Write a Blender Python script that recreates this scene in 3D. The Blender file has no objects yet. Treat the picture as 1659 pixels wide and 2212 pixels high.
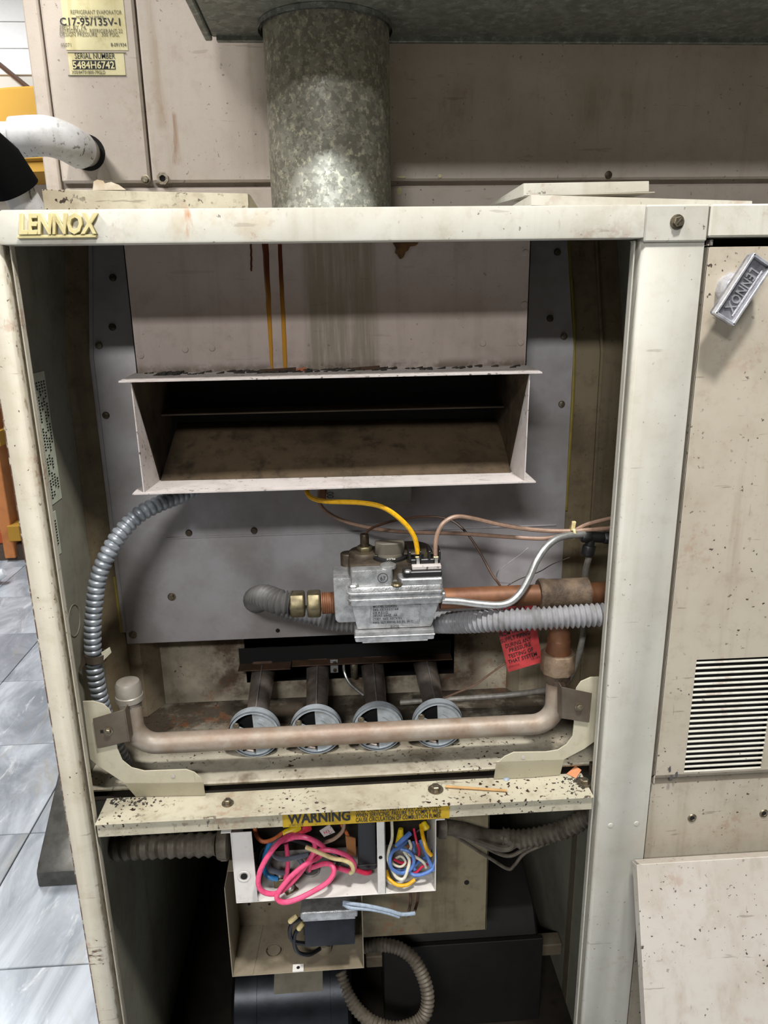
import bpy, bmesh, math, random
from mathutils import Vector, Matrix
random.seed(7)
SC = bpy.context.scene
COL = SC.collection

# ------------------------------------------------------------------ camera
PITCH, ROLL, YAW, FPX = math.radians(16.169), math.radians(-0.8836), math.radians(3.467), 1600.0
CAM = Vector((0.0, -0.8, 1.1))
def cam_axes():
    f = Vector((math.sin(YAW), math.cos(YAW), 0)); r = Vector((math.cos(YAW), -math.sin(YAW), 0)); u = Vector((0, 0, 1))
    f2 = f*math.cos(PITCH) - u*math.sin(PITCH); u2 = f*math.sin(PITCH) + u*math.cos(PITCH)
    return r*math.cos(ROLL) + u2*math.sin(ROLL), -r*math.sin(ROLL) + u2*math.cos(ROLL), f2
RT, UP, FW = cam_axes()
cd = bpy.data.cameras.new('camera'); cd.sensor_fit = 'VERTICAL'; cd.sensor_height = 36.0; cd.lens = FPX/2212*36.0
cd.clip_start = 0.02
cam = bpy.data.objects.new('camera', cd); COL.objects.link(cam)
cam.matrix_world = Matrix(((RT.x, UP.x, -FW.x, CAM.x), (RT.y, UP.y, -FW.y, CAM.y), (RT.z, UP.z, -FW.z, CAM.z), (0, 0, 0, 1)))
SC.camera = cam
SC.view_settings.view_transform = 'Standard'; SC.view_settings.look = 'None'
SC.view_settings.gamma = 1.0; SC.view_settings.use_curve_mapping = False
SC.view_settings.exposure = 0.0
SC.cycles.use_denoising = True
SC.cycles.max_bounces = 6; SC.cycles.diffuse_bounces = 3; SC.cycles.glossy_bounces = 2; SC.cycles.use_adaptive_sampling = True; SC.cycles.adaptive_threshold = 0.05

# ------------------------------------------------------------------ world and lamps
W = bpy.data.worlds.new('world'); SC.world = W; W.use_nodes = True
W.node_tree.nodes['Background'].inputs[0].default_value = (0.93, 0.96, 1.0, 1)
W.node_tree.nodes['Background'].inputs[1].default_value = 0.02
def area(name, loc, target, sx, sy, power, col=(1, 1, 1)):
    l = bpy.data.lights.new(name, 'AREA'); l.shape = 'RECTANGLE'; l.size = sx; l.size_y = sy; l.energy = power; l.color = col
    o = bpy.data.objects.new(name, l); COL.objects.link(o); o.location = loc
    o.rotation_euler = (Vector(target)-Vector(loc)).to_track_quat('-Z', 'Y').to_euler()
    return o
area('ceiling_lamp', (0.35, -0.85, 2.72), (0.35, -0.849, 0), 0.18, 0.18, 60, (1.0, 0.99, 0.97))
area('ceiling_lamp', (-1.25, -0.55, 2.72), (-1.25, -0.549, 0), 0.4, 0.8, 46, (1.0, 0.99, 0.98))
area('ceiling_lamp', (-0.7, -2.9, 2.72), (-0.7, -2.899, 0), 0.9, 0.4, 118, (0.98, 0.99, 1.0))
area('ceiling_lamp', (-2.0, 2.2, 2.72), (-2.0, 2.201, 0), 0.6, 1.2, 70, (0.95, 0.98, 1.0))
spot = bpy.data.lights.new('flashlight', 'SPOT'); spot.energy = 46.0; spot.spot_size = math.radians(9.0); spot.spot_blend = 0.2; spot.shadow_soft_size = 0.01
spot.color = (0.86, 0.93, 1.0)
so = bpy.data.objects.new('flashlight', spot); COL.objects.link(so); so.location = (-0.05, -0.48, 1.52)
so.rotation_euler = (Vector((-0.003, 0.195, 1.204))-so.location).to_track_quat('-Z', 'Y').to_euler()

# ------------------------------------------------------------------ geometry helpers
def at(px, py, Y):
    """photograph pixel -> the point of that sight line at depth Y (world metres)"""
    d = RT*((px-829.5)/FPX) - UP*((py-1106)/FPX) + FW
    return CAM + d*((Y-CAM.y)/d.y)
def on_z(px, py, Z):
    d = RT*((px-829.5)/FPX) - UP*((py-1106)/FPX) + FW
    return CAM + d*((Z-CAM.z)/d.z)
def on_x(px, py, X):
    d = RT*((px-829.5)/FPX) - UP*((py-1106)/FPX) + FW
    return CAM + d*((X-CAM.x)/d.x)

ORG = {}
class MB:
    def __init__(s): s.v = []; s.f = []
    def add(s, vs, fs):
        n = len(s.v); s.v += [Vector(v) for v in vs]; s.f += [tuple(i+n for i in f) for f in fs]; return s
    def box(s, x0, x1, y0, y1, z0, z1):
        return s.add([(x0,y0,z0),(x1,y0,z0),(x1,y1,z0),(x0,y1,z0),(x0,y0,z1),(x1,y0,z1),(x1,y1,z1),(x0,y1,z1)],
                     [(3,2,1,0),(4,5,6,7),(0,1,5,4),(1,2,6,5),(2,3,7,6),(3,0,4,7)])
    def obox(s, c, ax, ay, az, hx, hy, hz):
        c = Vector(c); ax, ay, az = Vector(ax).normalized(), Vector(ay).normalized(), Vector(az).normalized()
        P = [c+ax*(hx*i)+ay*(hy*j)+az*(hz*k) for k in (-1, 1) for i, j in ((-1,-1),(1,-1),(1,1),(-1,1))]
        return s.add(P, [(3,2,1,0),(4,5,6,7),(0,1,5,4),(1,2,6,5),(2,3,7,6),(3,0,4,7)])
    def prism(s, poly, axis, a0, a1):
        n = len(poly)
        mk = {'x': lambda p, a: (a, p[0], p[1]), 'y': lambda p, a: (p[0], a, p[1]), 'z': lambda p, a: (p[0], p[1], a)}[axis]
        return s.add([mk(p, a0) for p in poly]+[mk(p, a1) for p in poly],
                     [tuple(range(n))[::-1], tuple(range(n, 2*n))]+[(i, (i+1) % n, n+(i+1) % n, n+i) for i in range(n)])
    def slab(s, pts, off):
        """polygon of 3D points extruded by the vector off"""
        n = len(pts); off = Vector(off); pts = [Vector(p) for p in pts]
        return s.add(pts+[p+off for p in pts], [tuple(range(n))[::-1], tuple(range(n, 2*n))]+[(i, (i+1) % n, n+(i+1) % n, n+i) for i in range(n)])
    def strip(s, a, b, t):
        """ruled sheet between polylines a and b with thickness vector t"""
        n = len(a); t = Vector(t); A = [Vector(p) for p in a]; B = [Vector(p) for p in b]
        vs = A+B+[p+t for p in A]+[p+t for p in B]; fs = []
        for i in range(n-1):
            fs += [(i, i+1, n+i+1, n+i), (2*n+i+1, 2*n+i, 3*n+i, 3*n+i+1), (i+1, i, 2*n+i, 2*n+i+1), (n+i, n+i+1, 3*n+i+1, 3*n+i)]
        fs += [(0, n, 3*n, 2*n), (n-1, 2*n+n-1, 3*n+n-1, n+n-1)]
        return s.add(vs, fs)
    def tube(s, path, r, seg=10, rad=None, cap=True):
        path = [Vector(p) for p in path]; n = len(path); T = []
        for i in range(n):
            T.append((path[min(i+1, n-1)]-path[max(i-1, 0)]).normalized())
        a = Vector((0, 0, 1)) if abs(T[0].z) < .9 else Vector((1, 0, 0))
        N = (a-T[0]*a.dot(T[0])).normalized(); vs = []; fs = []
        for i in range(n):
            N = (N-T[i]*N.dot(T[i])).normalized(); B = T[i].cross(N); rr = rad(i) if rad else r
            for k in range(seg):
                t = 2*math.pi*k/seg; vs.append(path[i]+N*(rr*math.cos(t))+B*(rr*math.sin(t)))
        for i in range(n-1):
            for k in range(seg):
                k2 = (k+1) % seg; fs.append((i*seg+k, i*seg+k2, (i+1)*seg+k2, (i+1)*seg+k))
        if cap: fs += [tuple(range(seg))[::-1], tuple(range((n-1)*seg, n*seg))]
        return s.add(vs, fs)
    def lathe(s, prof, o, d, seg=20, cap=True):
        """profile of (radius, height) turned about the axis d through o"""
        o = Vector(o); d = Vector(d).normalized(); a = Vector((0, 0, 1)) if abs(d.z) < .9 else Vector((0, -1, 0))
        N = (a-d*a.dot(d)).normalized(); B = d.cross(N); vs = []; fs = []; n = len(prof)
        for r, h in prof:
            for k in range(seg):
                t = 2*math.pi*(k+.5)/seg; vs.append(o+d*h+N*(r*math.cos(t))+B*(r*math.sin(t)))
        for i in range(n-1):
            for k in range(seg):
                k2 = (k+1) % seg; fs.append((i*seg+k, i*seg+k2, (i+1)*seg+k2, (i+1)*seg+k))
        if cap: fs += [tuple(range(seg))[::-1], tuple(range((n-1)*seg, n*seg))]
        return s.add(vs, fs)
    def mesh(s, name, org, bevel=0, angle=35, seg=1):
        me = bpy.data.meshes.new(name); bm = bmesh.new()
        vs = [bm.verts.new(v-org) for v in s.v]
        for f in s.f:
            try: bm.faces.new([vs[i] for i in f])
            except ValueError: pass
        bmesh.ops.recalc_face_normals(bm, faces=bm.faces)
        if bevel:
            es = [e for e in bm.edges if len(e.link_faces) == 2 and e.calc_face_angle(0) > math.radians(30)]
            bmesh.ops.bevel(bm, geom=es, offset=bevel, segments=seg, profile=.6, affect='EDGES', clamp_overlap=True)
        bm.to_mesh(me); bm.free()
        for p in me.polygons: p.use_smooth = True
        me.set_sharp_from_angle(angle=math.radians(angle))
        return me
    def build(s, name, mat, parent=None, bevel=0, angle=35, org=None, seg=1):
        o_ = ORG[parent] if parent else (Vector(org) if org is not None else s.base())
        me = s.mesh(name, o_, bevel, angle, seg); me.materials.append(mat)
        o = bpy.data.objects.new(name, me); COL.objects.link(o); ORG[o] = o_
        if parent: o.parent = parent
        else: o.location = o_
        return o
    def base(s):
        xs = [v.x for v in s.v]; ys = [v.y for v in s.v]; zs = [v.z for v in s.v]
        return Vector(((min(xs)+max(xs))/2, (min(ys)+max(ys))/2, min(zs)))
def tag(o, label, cat, group=None):
    o['label'] = label; o['category'] = cat
    if group: o['group'] = group
    return o
def thing(name, label, cat, loc, group=None):
    o = bpy.data.objects.new(name, None); COL.objects.link(o); o.location = loc; o.empty_display_size = .02
    ORG[o] = Vector(loc); return tag(o, label, cat, group)
def struct(o): o['kind'] = 'structure'; return o
def inst(name, me, loc, parent=None, rot=None, scale=1.0):
    o = bpy.data.objects.new(name, me); COL.objects.link(o)
    o.location = Vector(loc)-(ORG[parent] if parent else Vector((0, 0, 0)))
    if rot is not None: o.rotation_euler = rot
    o.scale = (scale,)*3; ORG[o] = Vector(loc)
    if parent: o.parent = parent
    return o
def smooth_path(pts, n=8):
    pts = [Vector(p) for p in pts]; P = [pts[0]*2-pts[1]]+pts+[pts[-1]*2-pts[-2]]; out = []
    for i in range(1, len(P)-2):
        a, b, c, d = P[i-1], P[i], P[i+1], P[i+2]
        for k in range(n):
            t = k/n; out.append(.5*((2*b)+(c-a)*t+(2*a-5*b+4*c-d)*t*t+(3*b-a-3*c+d)*t**3))
    return out+[pts[-1]]
def resample(path, step):
    out = [path[0]]; acc = 0.0
    for a, b in zip(path, path[1:]):
        L = (b-a).length; t = step-acc
        while t <= L and L > 0:
            out.append(a+(b-a)*(t/L)); t += step
        acc = (acc+L) % step
    return out
def corrugated(path, r, pitch, depth, kind='round', seg=14, per=6):
    p = resample(smooth_path(path, 14), pitch/per)
    if kind == 'round': rf = lambda i: r-depth*.5*(1-math.cos(2*math.pi*i/per))
    else: prof = [0, .1, .25, 1.0, 1.0, .2]; rf = lambda i: r-depth*prof[i % 6]
    return MB().tube(p, r, seg, rf)
def text(s, size, c, right, up, mat, parent, depth=0.0, bold=0.0, width=None, shear=0.0, name='lettering', lift=0.0004, align='CENTER', bev=0.0):
    """flat or raised lettering: c is the middle (or left end) of the base line"""
    size *= 1.28
    cu = bpy.data.curves.new(name, 'FONT'); cu.body = s; cu.size = 1.0; cu.align_x = align; cu.offset = bold; cu.shear = shear
    cu.resolution_u = 2; cu.fill_mode = 'FRONT'
    if depth: cu.extrude = depth/size/2; cu.fill_mode = 'BOTH'
    if bev: cu.bevel_depth = bev/size; cu.bevel_resolution = 0
    to = bpy.data.objects.new(name, cu); COL.objects.link(to)
    bpy.context.view_layer.update()
    me = bpy.data.meshes.new_from_object(to.evaluated_get(bpy.context.evaluated_depsgraph_get()))
    bpy.data.objects.remove(to)
    right = Vector(right).normalized(); up = Vector(up).normalized(); nrm = right.cross(up)
    w = max((v.co.x for v in me.vertices), default=1)-min((v.co.x for v in me.vertices), default=0)
    sx = width/w if width else size
    o_ = ORG[parent]; c = Vector(c)
    for v in me.vertices:
        v.co = c-o_+right*(v.co.x*sx)+up*(v.co.y*size)+nrm*(v.co.z*size+lift+depth/2)
    me.materials.clear(); me.materials.append(mat)
    o = bpy.data.objects.new(name, me); COL.objects.link(o); o.parent = parent; ORG[o] = o_
    return o

# ------------------------------------------------------------------ materials
def lin(h):
    h = h.lstrip('#'); c = [int(h[i:i+2], 16)/255 for i in (0, 2, 4)]
    return tuple(x/12.92 if x <= .04045 else ((x+.055)/1.055)**2.4 for x in c)+(1.0,)
class NT:
    def __init__(s, name):
        s.m = bpy.data.materials.new(name); s.m.use_nodes = True; s.t = s.m.node_tree
        s.b = s.t.nodes['Principled BSDF']; s.pos = s.n('ShaderNodeNewGeometry').outputs['Position']
    def n(s, k): return s.t.nodes.new(k)
    def l(s, a, b): s.t.links.new(a, b)
    def noise(s, scale, detail=4, rough=.55, vec=None, stretch=None, dist=0.0):
        n = s.n('ShaderNodeTexNoise'); n.inputs['Scale'].default_value = scale; n.inputs['Detail'].default_value = detail
        n.inputs['Roughness'].default_value = rough; n.inputs['Distortion'].default_value = dist
        v = vec or s.pos
        if stretch:
            m = s.n('ShaderNodeMapping'); m.inputs['Scale'].default_value = stretch; s.l(v, m.inputs['Vector']); v = m.outputs[0]
        s.l(v, n.inputs['Vector']); return n.outputs['Fac']
    def ramp(s, fac, p0, p1, v0=0.0, v1=1.0):
        n = s.n('ShaderNodeMapRange'); n.interpolation_type = 'SMOOTHSTEP'
        n.inputs['From Min'].default_value = p0; n.inputs['From Max'].default_value = p1
        n.inputs['To Min'].default_value = v0; n.inputs['To Max'].default_value = v1
        s.l(fac, n.inputs['Value']); return n.outputs[0]
    def math(s, op, a, b):
        n = s.n('ShaderNodeMath'); n.operation = op
        for i, x in enumerate((a, b)):
            if isinstance(x, (int, float)): n.inputs[i].default_value = x
            else: s.l(x, n.inputs[i])
        return n.outputs[0]
    def mix(s, fac, a, b):
        n = s.n('ShaderNodeMix'); n.data_type = 'RGBA'
        if isinstance(fac, (int, float)): n.inputs[0].default_value = fac
        else: s.l(fac, n.inputs[0])
        for i, x in ((6, a), (7, b)):
            if isinstance(x, tuple): n.inputs[i].default_value = x
            else: s.l(x, n.inputs[i])
        return n.outputs[2]
    def sep(s):
        n = s.n('ShaderNodeSeparateXYZ'); s.l(s.pos, n.inputs[0]); return n.outputs
    def band(s, v, a, b, soft):
        return s.math('MULTIPLY', s.ramp(v, a-soft, a+soft), s.ramp(v, b-soft, b+soft, 1, 0))
    def bump(s, h, strength=.1, dist=.002):
        n = s.n('ShaderNodeBump'); n.inputs['Strength'].default_value = strength; n.inputs['Distance'].default_value = dist
        s.l(h, n.inputs['Height']); s.l(n.outputs[0], s.b.inputs['Normal'])
    def done(s, col, rough=.5, metal=0.0, spec=.5):
        if isinstance(col, tuple): s.b.inputs['Base Color'].default_value = col
        else: s.l(col, s.b.inputs['Base Color'])
        if isinstance(rough, (int, float)): s.b.inputs['Roughness'].default_value = rough
        else: s.l(rough, s.b.inputs['Roughness'])
        s.b.inputs['Metallic'].default_value = metal; s.b.inputs['Specular IOR Level'].default_value = spec
        return s.m
def paint(name, col, dirt='#6b5a44', dirt_amt=.35, streak=.25, speck=.5, speck_th=.70, rust=0.0, rust_th=.68, rough=.5, bump=.08, stains=(), spec=.28):
    t = NT(name); c = lin(col)
    a = t.ramp(t.noise(7, 6, .62), .42, .74, 0, dirt_amt*1.15); x = t.mix(a, c, lin(dirt))
    if streak:
        b = t.ramp(t.noise(3, 5, .6, stretch=(14, 14, .9)), .5, .76, 0, streak*1.2); x = t.mix(b, x, lin(dirt))
    fine = t.ramp(t.noise(42, 5, .7), .48, .76, 0, dirt_amt*.9); x = t.mix(fine, x, lin(dirt))
    for fn in stains:
        f, sc = fn(t); x = t.mix(f, x, lin(sc))
    if rust:
        g = t.math('MULTIPLY', t.ramp(t.noise(9, 3), rust_th-.14, rust_th-.02), t.ramp(t.noise(70, 4, .65), .5, .62)); g = t.math('MULTIPLY', g, rust)
        x = t.mix(g, x, lin('#8a4a20'))
    if speck:
        h = t.math('MULTIPLY', t.ramp(t.noise(170, 3, .5), speck_th-.02, speck_th+.02), t.ramp(t.noise(11, 2), .40, .58)); h = t.math('MULTIPLY', h, speck)
        x = t.mix(h, x, lin('#2e2118'))
        sc = t.math('MULTIPLY', t.ramp(t.noise(60, 3, .6, stretch=(.22, 1, 1.8)), .67, .71), speck*.4)
        x = t.mix(sc, x, lin('#4a3a2a'))
        sv = t.math('MULTIPLY', t.ramp(t.noise(75, 3, .6, stretch=(2.2, 1, .3)), .69, .73), speck*.35)
        x = t.mix(sv, x, lin('#5a4632'))
    t.bump(t.noise(420, 2), bump, .0006)
    return t.done(x, rough, 0, spec)
def metal(name, col, col2=None, scale=60, rough=.38, met=.9, dirt=.0, dirtcol='#3b2d20', bump=.1):
    t = NT(name); x = t.mix(t.ramp(t.noise(scale, 5, .6), .35, .7), lin(col), lin(col2 or col))
    if dirt: x = t.mix(t.ramp(t.noise(scale*.4, 5, .65), .42, .7, 0, dirt), x, lin(dirtcol))
    t.bump(t.noise(scale*6, 3), bump, .0008)
    return t.done(x, rough, met)
def plain(name, col, rough=.45, col2=None, scale=50, spec=.5):
    t = NT(name); x = t.mix(t.ramp(t.noise(scale, 4), .4, .7, 0, .8), lin(col), lin(col2) if col2 else tuple(v*.72 for v in lin(col)[:3])+(1.0,))
    return t.done(x, rough, 0, spec)

def box_stain(x0, x1, z0, z1, soft, col, amt=.6, nscale=30, stretch=(6, 1, .6), th=(.3, .62)):
    def fn(t):
        X, Y, Z = t.sep()
        m = t.math('MULTIPLY', t.band(X, x0, x1, soft), t.band(Z, z0, z1, soft))
        return t.math('MULTIPLY', m, t.ramp(t.noise(nscale, 5, .65, stretch=stretch), th[0], th[1], 0, amt)), col
    return fn
M = {}
kxs = lambda x: x*1.04
M['rail'] = paint('rail_paint', '#c8c5b9', dirt='#8f7d5f', dirt_amt=.32, streak=.2, speck=.6, rust=.3, rust_th=.66, rough=.45, stains=(
    box_stain(-.146, -.132, 1.162, 1.187, .007, '#b06a2c', .8, 40, (2, 1, .6), (.44, .62)),
    box_stain(-.20, -.06, 1.160, 1.186, .012, '#b09566', .35, 18, (1, 1, 1), (.42, .66))))
M['frame'] = paint('frame_paint', '#bab7ac', dirt='#85765c', dirt_amt=.22, streak=.16, speck=.7, speck_th=.69, rust=.15, rough=.42)
M['post'] = paint('post_paint', '#beb7a6', dirt='#8a7450', dirt_amt=.32, streak=.2, speck=.9, speck_th=.68, rust=.5, rust_th=.70, rough=.45, stains=(
    box_stain(-.3600, -.3508, -.3, 1.2, .0006, '#4a2414', .95, 60, (1, 1, 1), (.36, .52)),
    box_stain(-.3275, -.3258, -.3, 1.2, .0006, '#6b5232', .55, 160, (1, 1, .5), (.5, .62)),
    box_stain(-.3525, -.334, .255, .285, .004, '#4a2414', .95, 60, (.6, 1, 2.2), (.45, .56))))
M['door'] = paint('door_paint', '#b5ab9a', dirt='#7d6b52', dirt_amt=.30, streak=.28, speck=.9, speck_th=.67, rust=.25, rough=.45)
M['liner'] = paint('liner_paint', '#8f8c7c', dirt='#4b3f2e', dirt_amt=.35, streak=.2, speck=.4, rough=.5)
M['coil'] = paint('coil_paint', '#bfb3a6', dirt='#8a7763', dirt_amt=.22, streak=.22, speck=.55, speck_th=.69, rust=.12, rough=.5, bump=.35, stains=(
    box_stain(kxs(-.228), kxs(-.212), 1.33, 1.50, .007, '#a3917a', .75, 9, (5, 1, .4), (.40, .58)),
    box_stain(kxs(-.214), kxs(-.203), 1.285, 1.35, .004, '#8f6a48', .7, 16, (5, 1, .5), (.42, .58)),
    box_stain(.15, .5, 1.33, 1.39, .02, '#8d7d68', .45, 12, (3, 1, .6), (.4, .7))))
M['hood'] = paint('hood_paint', '#b0a198', dirt='#6d5f50', dirt_amt=.25, streak=.2, speck=.35, rough=.55, bump=.3, stains=(
    box_stain(-.035, .052, 1.01, 1.17, .006, '#7d7460', .75, 20, (9, 1, .5), (.2, .6)),
    box_stain(-.25, .25, 1.00, 1.022, .006, '#4a3d2c', .7, 40, (1, 1, 1), (.35, .6))))
M['plate_white'] = paint('aged_white_metal', '#bdb5b0', dirt='#6d5a4a', dirt_amt=.4, streak=0, speck=.8, speck_th=.64, rust=.2, rough=.55, bump=.5)
M['vest'] = metal('dull_zinc_sheet', '#aea9ab', '#9c9796', 16, .5, .25, .35, '#6f6456', .15)
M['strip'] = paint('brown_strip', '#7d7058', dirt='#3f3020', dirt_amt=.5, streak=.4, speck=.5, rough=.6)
M['lowtan'] = paint('shaded_tan_paint', '#6e6453', dirt='#3a2c1e', dirt_amt=.5, streak=.3, speck=.4, rough=.7)  # plate tan copied darker, the lower compartment's shade put into it
M['lowtan2'] = paint('shaded_mount_paint', '#83785f', dirt='#4a3826', dirt_amt=.5, streak=.5, speck=.4, rust=.4, rough=.7)  # mounting plate tan lowered to carry the shade below the shelf
M['hous'] = paint('shaded_housing', '#1d1a17', dirt='#0c0a08', dirt_amt=.5, streak=.2, speck=0, rough=.6)  # near black: the shade around the blower housing is put into its colour
M['shelf'] = paint('shelf_paint', '#b5ae99', dirt='#6b5738', dirt_amt=.5, streak=0, speck=1.0, speck_th=.62, rust=.3, rough=.55, bump=.3)
M['recess'] = paint('recess_paint', '#a79d8a', dirt='#4a3a28', dirt_amt=.6, streak=.2, speck=.8, rust=.4, rough=.6, stains=(
    box_stain(-.21, .21, .50, .62, .02, '#3a2415', .85, 22, (1, 1, 1), (.34, .62)),))
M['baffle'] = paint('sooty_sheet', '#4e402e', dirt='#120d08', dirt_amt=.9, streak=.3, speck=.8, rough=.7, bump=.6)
M['tray'] = paint('grimy_tray', '#aca593', dirt='#5f4d36', dirt_amt=.55, streak=0, speck=1.0, speck_th=.64, rust=.3, rough=.6, bump=.3, stains=(
    lambda t: (t.math('MULTIPLY', t.ramp(t.sep()[1], .10, .15), t.ramp(t.noise(16, 5, .65), .32, .55, .35, .92)), '#2c2218'),
    lambda t: (t.math('MULTIPLY', t.ramp(t.sep()[1], .04, .12, 1, 0), t.ramp(t.noise(14, 4, .6), .56, .68, 0, .7)), '#4a3b28')))
M['bracket'] = paint('bracket_paint', '#b9b29c', dirt='#7a6a4e', dirt_amt=.3, streak=.0, speck=.4, rough=.5)
M['clamp'] = metal('brown_steel', '#6d6255', '#5b5044', 20, .5, .4, .3)
M['ctrl'] = paint('box_paint', '#d8d3cc', dirt='#7a6a58', dirt_amt=.22, streak=.0, speck=.3, rough=.4)
M['jbox'] = paint('junction_paint', '#857a67', dirt='#4b3b2a', dirt_amt=.45, streak=.2, speck=.5, rough=.5)
M['plate_tan'] = paint('tan_plate_paint', '#9c917b', dirt='#5a4330', dirt_amt=.5, streak=.4, speck=.5, rust=.4, rough=.6)
M['lean'] = paint('loose_panel_paint', '#b9b2a8', dirt='#8a7a66', dirt_amt=.26, streak=.3, speck=.9, speck_th=.68, rust=.25, rough=.42)
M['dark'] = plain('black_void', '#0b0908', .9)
M['shadepaint'] = paint('shaded_interior', '#29231c', dirt='#0e0b08', dirt_amt=.6, streak=.2, speck=0, rough=.7)  # inner panels coloured near black to carry the cabinet's own shade
M['motor'] = metal('dark_motor_steel', '#24262b', '#15171a', 20, .35, .6)
M['zinc'] = metal('zinc_screw', '#8f8674', '#6b604e', 300, .4, .85)
M['zinc_dark'] = metal('dirty_screw', '#5a4f40', '#3d342a', 300, .5, .7)
M['chrome'] = metal('chrome', '#d4d4d8', '#b0b0b6', 120, .25, .55, .2, '#6a6660', .25)
M['alum'] = metal('cast_aluminium', '#bfbfbf', '#999998', 90, .42, .75, .25, '#77716a', .5)
M['cast_dark'] = metal('greasy_casting', '#5a5043', '#3c342a', 60, .5, .5, .5)
M['brass'] = metal('dirty_brass', '#7d7458', '#5d5440', 60, .42, .8, .4)
M['alum_tube'] = metal('aluminium_tube', '#c9c9c6', '#a8a8a4', 80, .35, .8)
M['tube_grey'] = metal('dull_tube', '#9b978f', '#7d786e', 80, .5, .25)
M['copper'] = metal('oxidised_copper', '#835638', '#66402a', 30, .55, .3, .5, '#44301f')
M['rust'] = metal('rusty_bar', '#5d4331', '#3a2a1f', 40, .7, .3, .5)
M['bx'] = metal('bx_steel', '#a4a9ae', '#868b90', 60, .4, .4, .25, '#5a5650')
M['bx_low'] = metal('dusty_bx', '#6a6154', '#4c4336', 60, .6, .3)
M['venturi'] = metal('venturi_steel', '#8a8078', '#6a5f55', 40, .45, .6, .5)
M['shutter'] = metal('shutter_zinc', '#b4bbc0', '#969ca0', 45, .45, .4, .2, '#5a5a58', .3)
M['handle_dark'] = metal('weathered_recess', '#8e8d92', '#69676a', 120, .45, .35)
M['black'] = plain('black_plastic', '#1c1c1c', .4)
M['blackrub'] = plain('black_foam', '#080808', .9, None, 50, .08)
M['knob'] = plain('grey_knob', '#5e574c', .55)
M['pvcribs'] = plain('grey_vinyl', '#8f8e90', .38, '#6f6c6a', 40)
M['pvcdark'] = plain('grey_liquidtight', '#4f4d4b', .5, '#3c3935', 30)
M['card'] = plain('brown_card', '#9a6638', .8)
M['ink'] = plain('black_ink', '#1b1a16', .6); M['faint'] = plain('faded_ink', '#6b654a', .6); M['white_ink'] = plain('white_print', '#d8d6c8', .6)
M['redtag'] = plain('red_card', '#cf4444', .6, '#a83434', 40)
M['sticker'] = paint('yellowed_paper', '#ddd4a8', dirt='#a89352', dirt_amt=.5, streak=.5, speck=.1, rough=.6)
M['white_sticker'] = plain('white_label', '#c6cbb6', .5, '#b3b89f', 60)
M['yellow_label'] = paint('grimy_yellow', '#b8961e', dirt='#2e260c', dirt_amt=.7, streak=0, speck=.6, rough=.45)
M['emblem'] = paint('cream_plastic', '#d3c692', dirt='#7a6028', dirt_amt=.6, streak=0, speck=.3, rough=.45)
M['greybox'] = plain('grey_box', '#9c9a92', .5)
M['wood'] = plain('pale_wood', '#b8905c', .7); M['paper'] = plain('torn_paper', '#cfc4ae', .8, '#9a7a52', 25); M['orange_scrap'] = plain('orange_scrap', '#d08a60', .8)
M['grime'] = plain('black_grime', '#2b2722', .95, '#4a443a', 120)
M['wall_white'] = plain('white_wall', '#d2cfc8', .8, '#cbc8c1', 4); M['ceil'] = plain('grey_ceiling', '#98948c', .9, '#928e86', 4); M['wall_yellow'] = plain('yellow_wall', '#b88a30', .8, '#b0842c', 6)
M['plank'] = plain('white_plank', '#f2f4f6', .6, '#eef0f2'); M['brick'] = plain('orange_brick', '#b8542a', .75, '#9c4420', 8); M['mortar'] = plain('tan_mortar', '#b98a60', .9)
M['timber'] = plain('orange_timber', '#c98048', .6, '#b06c38', 12); M['basedark'] = plain('brown_baseboard', '#5a4a40', .7)
M['drip'] = NT('amber_drip'); M['drip'] = (lambda t: t.done(t.mix(t.ramp(t.sep()[2], 1.05, 1.14), lin('#b5812c'), lin('#4a1c06')), .25))(M['drip'])
def wire_mat(n, c, r=.4): M[n] = plain(n, c, r, None, 200)
for n, c in (('wire_yellow', '#e0a810'), ('wire_tan', '#9d7f6b'), ('wire_brown', '#5a4030'), ('wire_pink', '#e2507a'), ('wire_blue', '#5578b8'), ('wire_white', '#ddd6bf'),
             ('wire_slate', '#5b626c'), ('wire_cyan', '#2a78b0'), ('wire_grey', '#9aa6b4'), ('wire_black', '#15151a'), ('wire_red', '#c82848'), ('wire_orange', '#c46a3c'), ('wire_cream', '#d8c48c'), ('wire_green', '#2e5a48'), ('nut_red', '#c83040'), ('nut_yellow', '#d8b818')): wire_mat(n, c)
def galv(name, c1, c2, c3, scale, rough, met, stretch=(1, 1, 1)):
    t = NT(name); v = t.n('ShaderNodeTexVoronoi'); v.inputs['Scale'].default_value = scale; v.inputs['Randomness'].default_value = 1
    m = t.n('ShaderNodeMapping'); m.inputs['Scale'].default_value = stretch
    w = t.n('ShaderNodeTexNoise'); w.inputs['Scale'].default_value = scale*1.3; w.inputs['Detail'].default_value = 3; t.l(t.pos, w.inputs['Vector'])
    mx = t.n('ShaderNodeMix'); mx.data_type = 'RGBA'; mx.inputs[0].default_value = .018; t.l(t.pos, mx.inputs[6]); t.l(w.outputs['Color'], mx.inputs[7])
    t.l(mx.outputs[2], m.inputs['Vector']); t.l(m.outputs[0], v.inputs['Vector'])
    s = t.n('ShaderNodeSeparateColor'); t.l(v.outputs['Color'], s.inputs[0])
    x = t.mix(t.ramp(s.outputs[0], .25, .85), lin(c1), lin(c2))
    x = t.mix(t.ramp(t.noise(scale*.9, 4, .7), .52, .66, 0, .75), x, lin(c3))
    t.bump(s.outputs[0], .35, .0008)
    return t.done(x, t.ramp(s.outputs[1], 0, 1, rough-.1, rough+.12), met)
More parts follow.
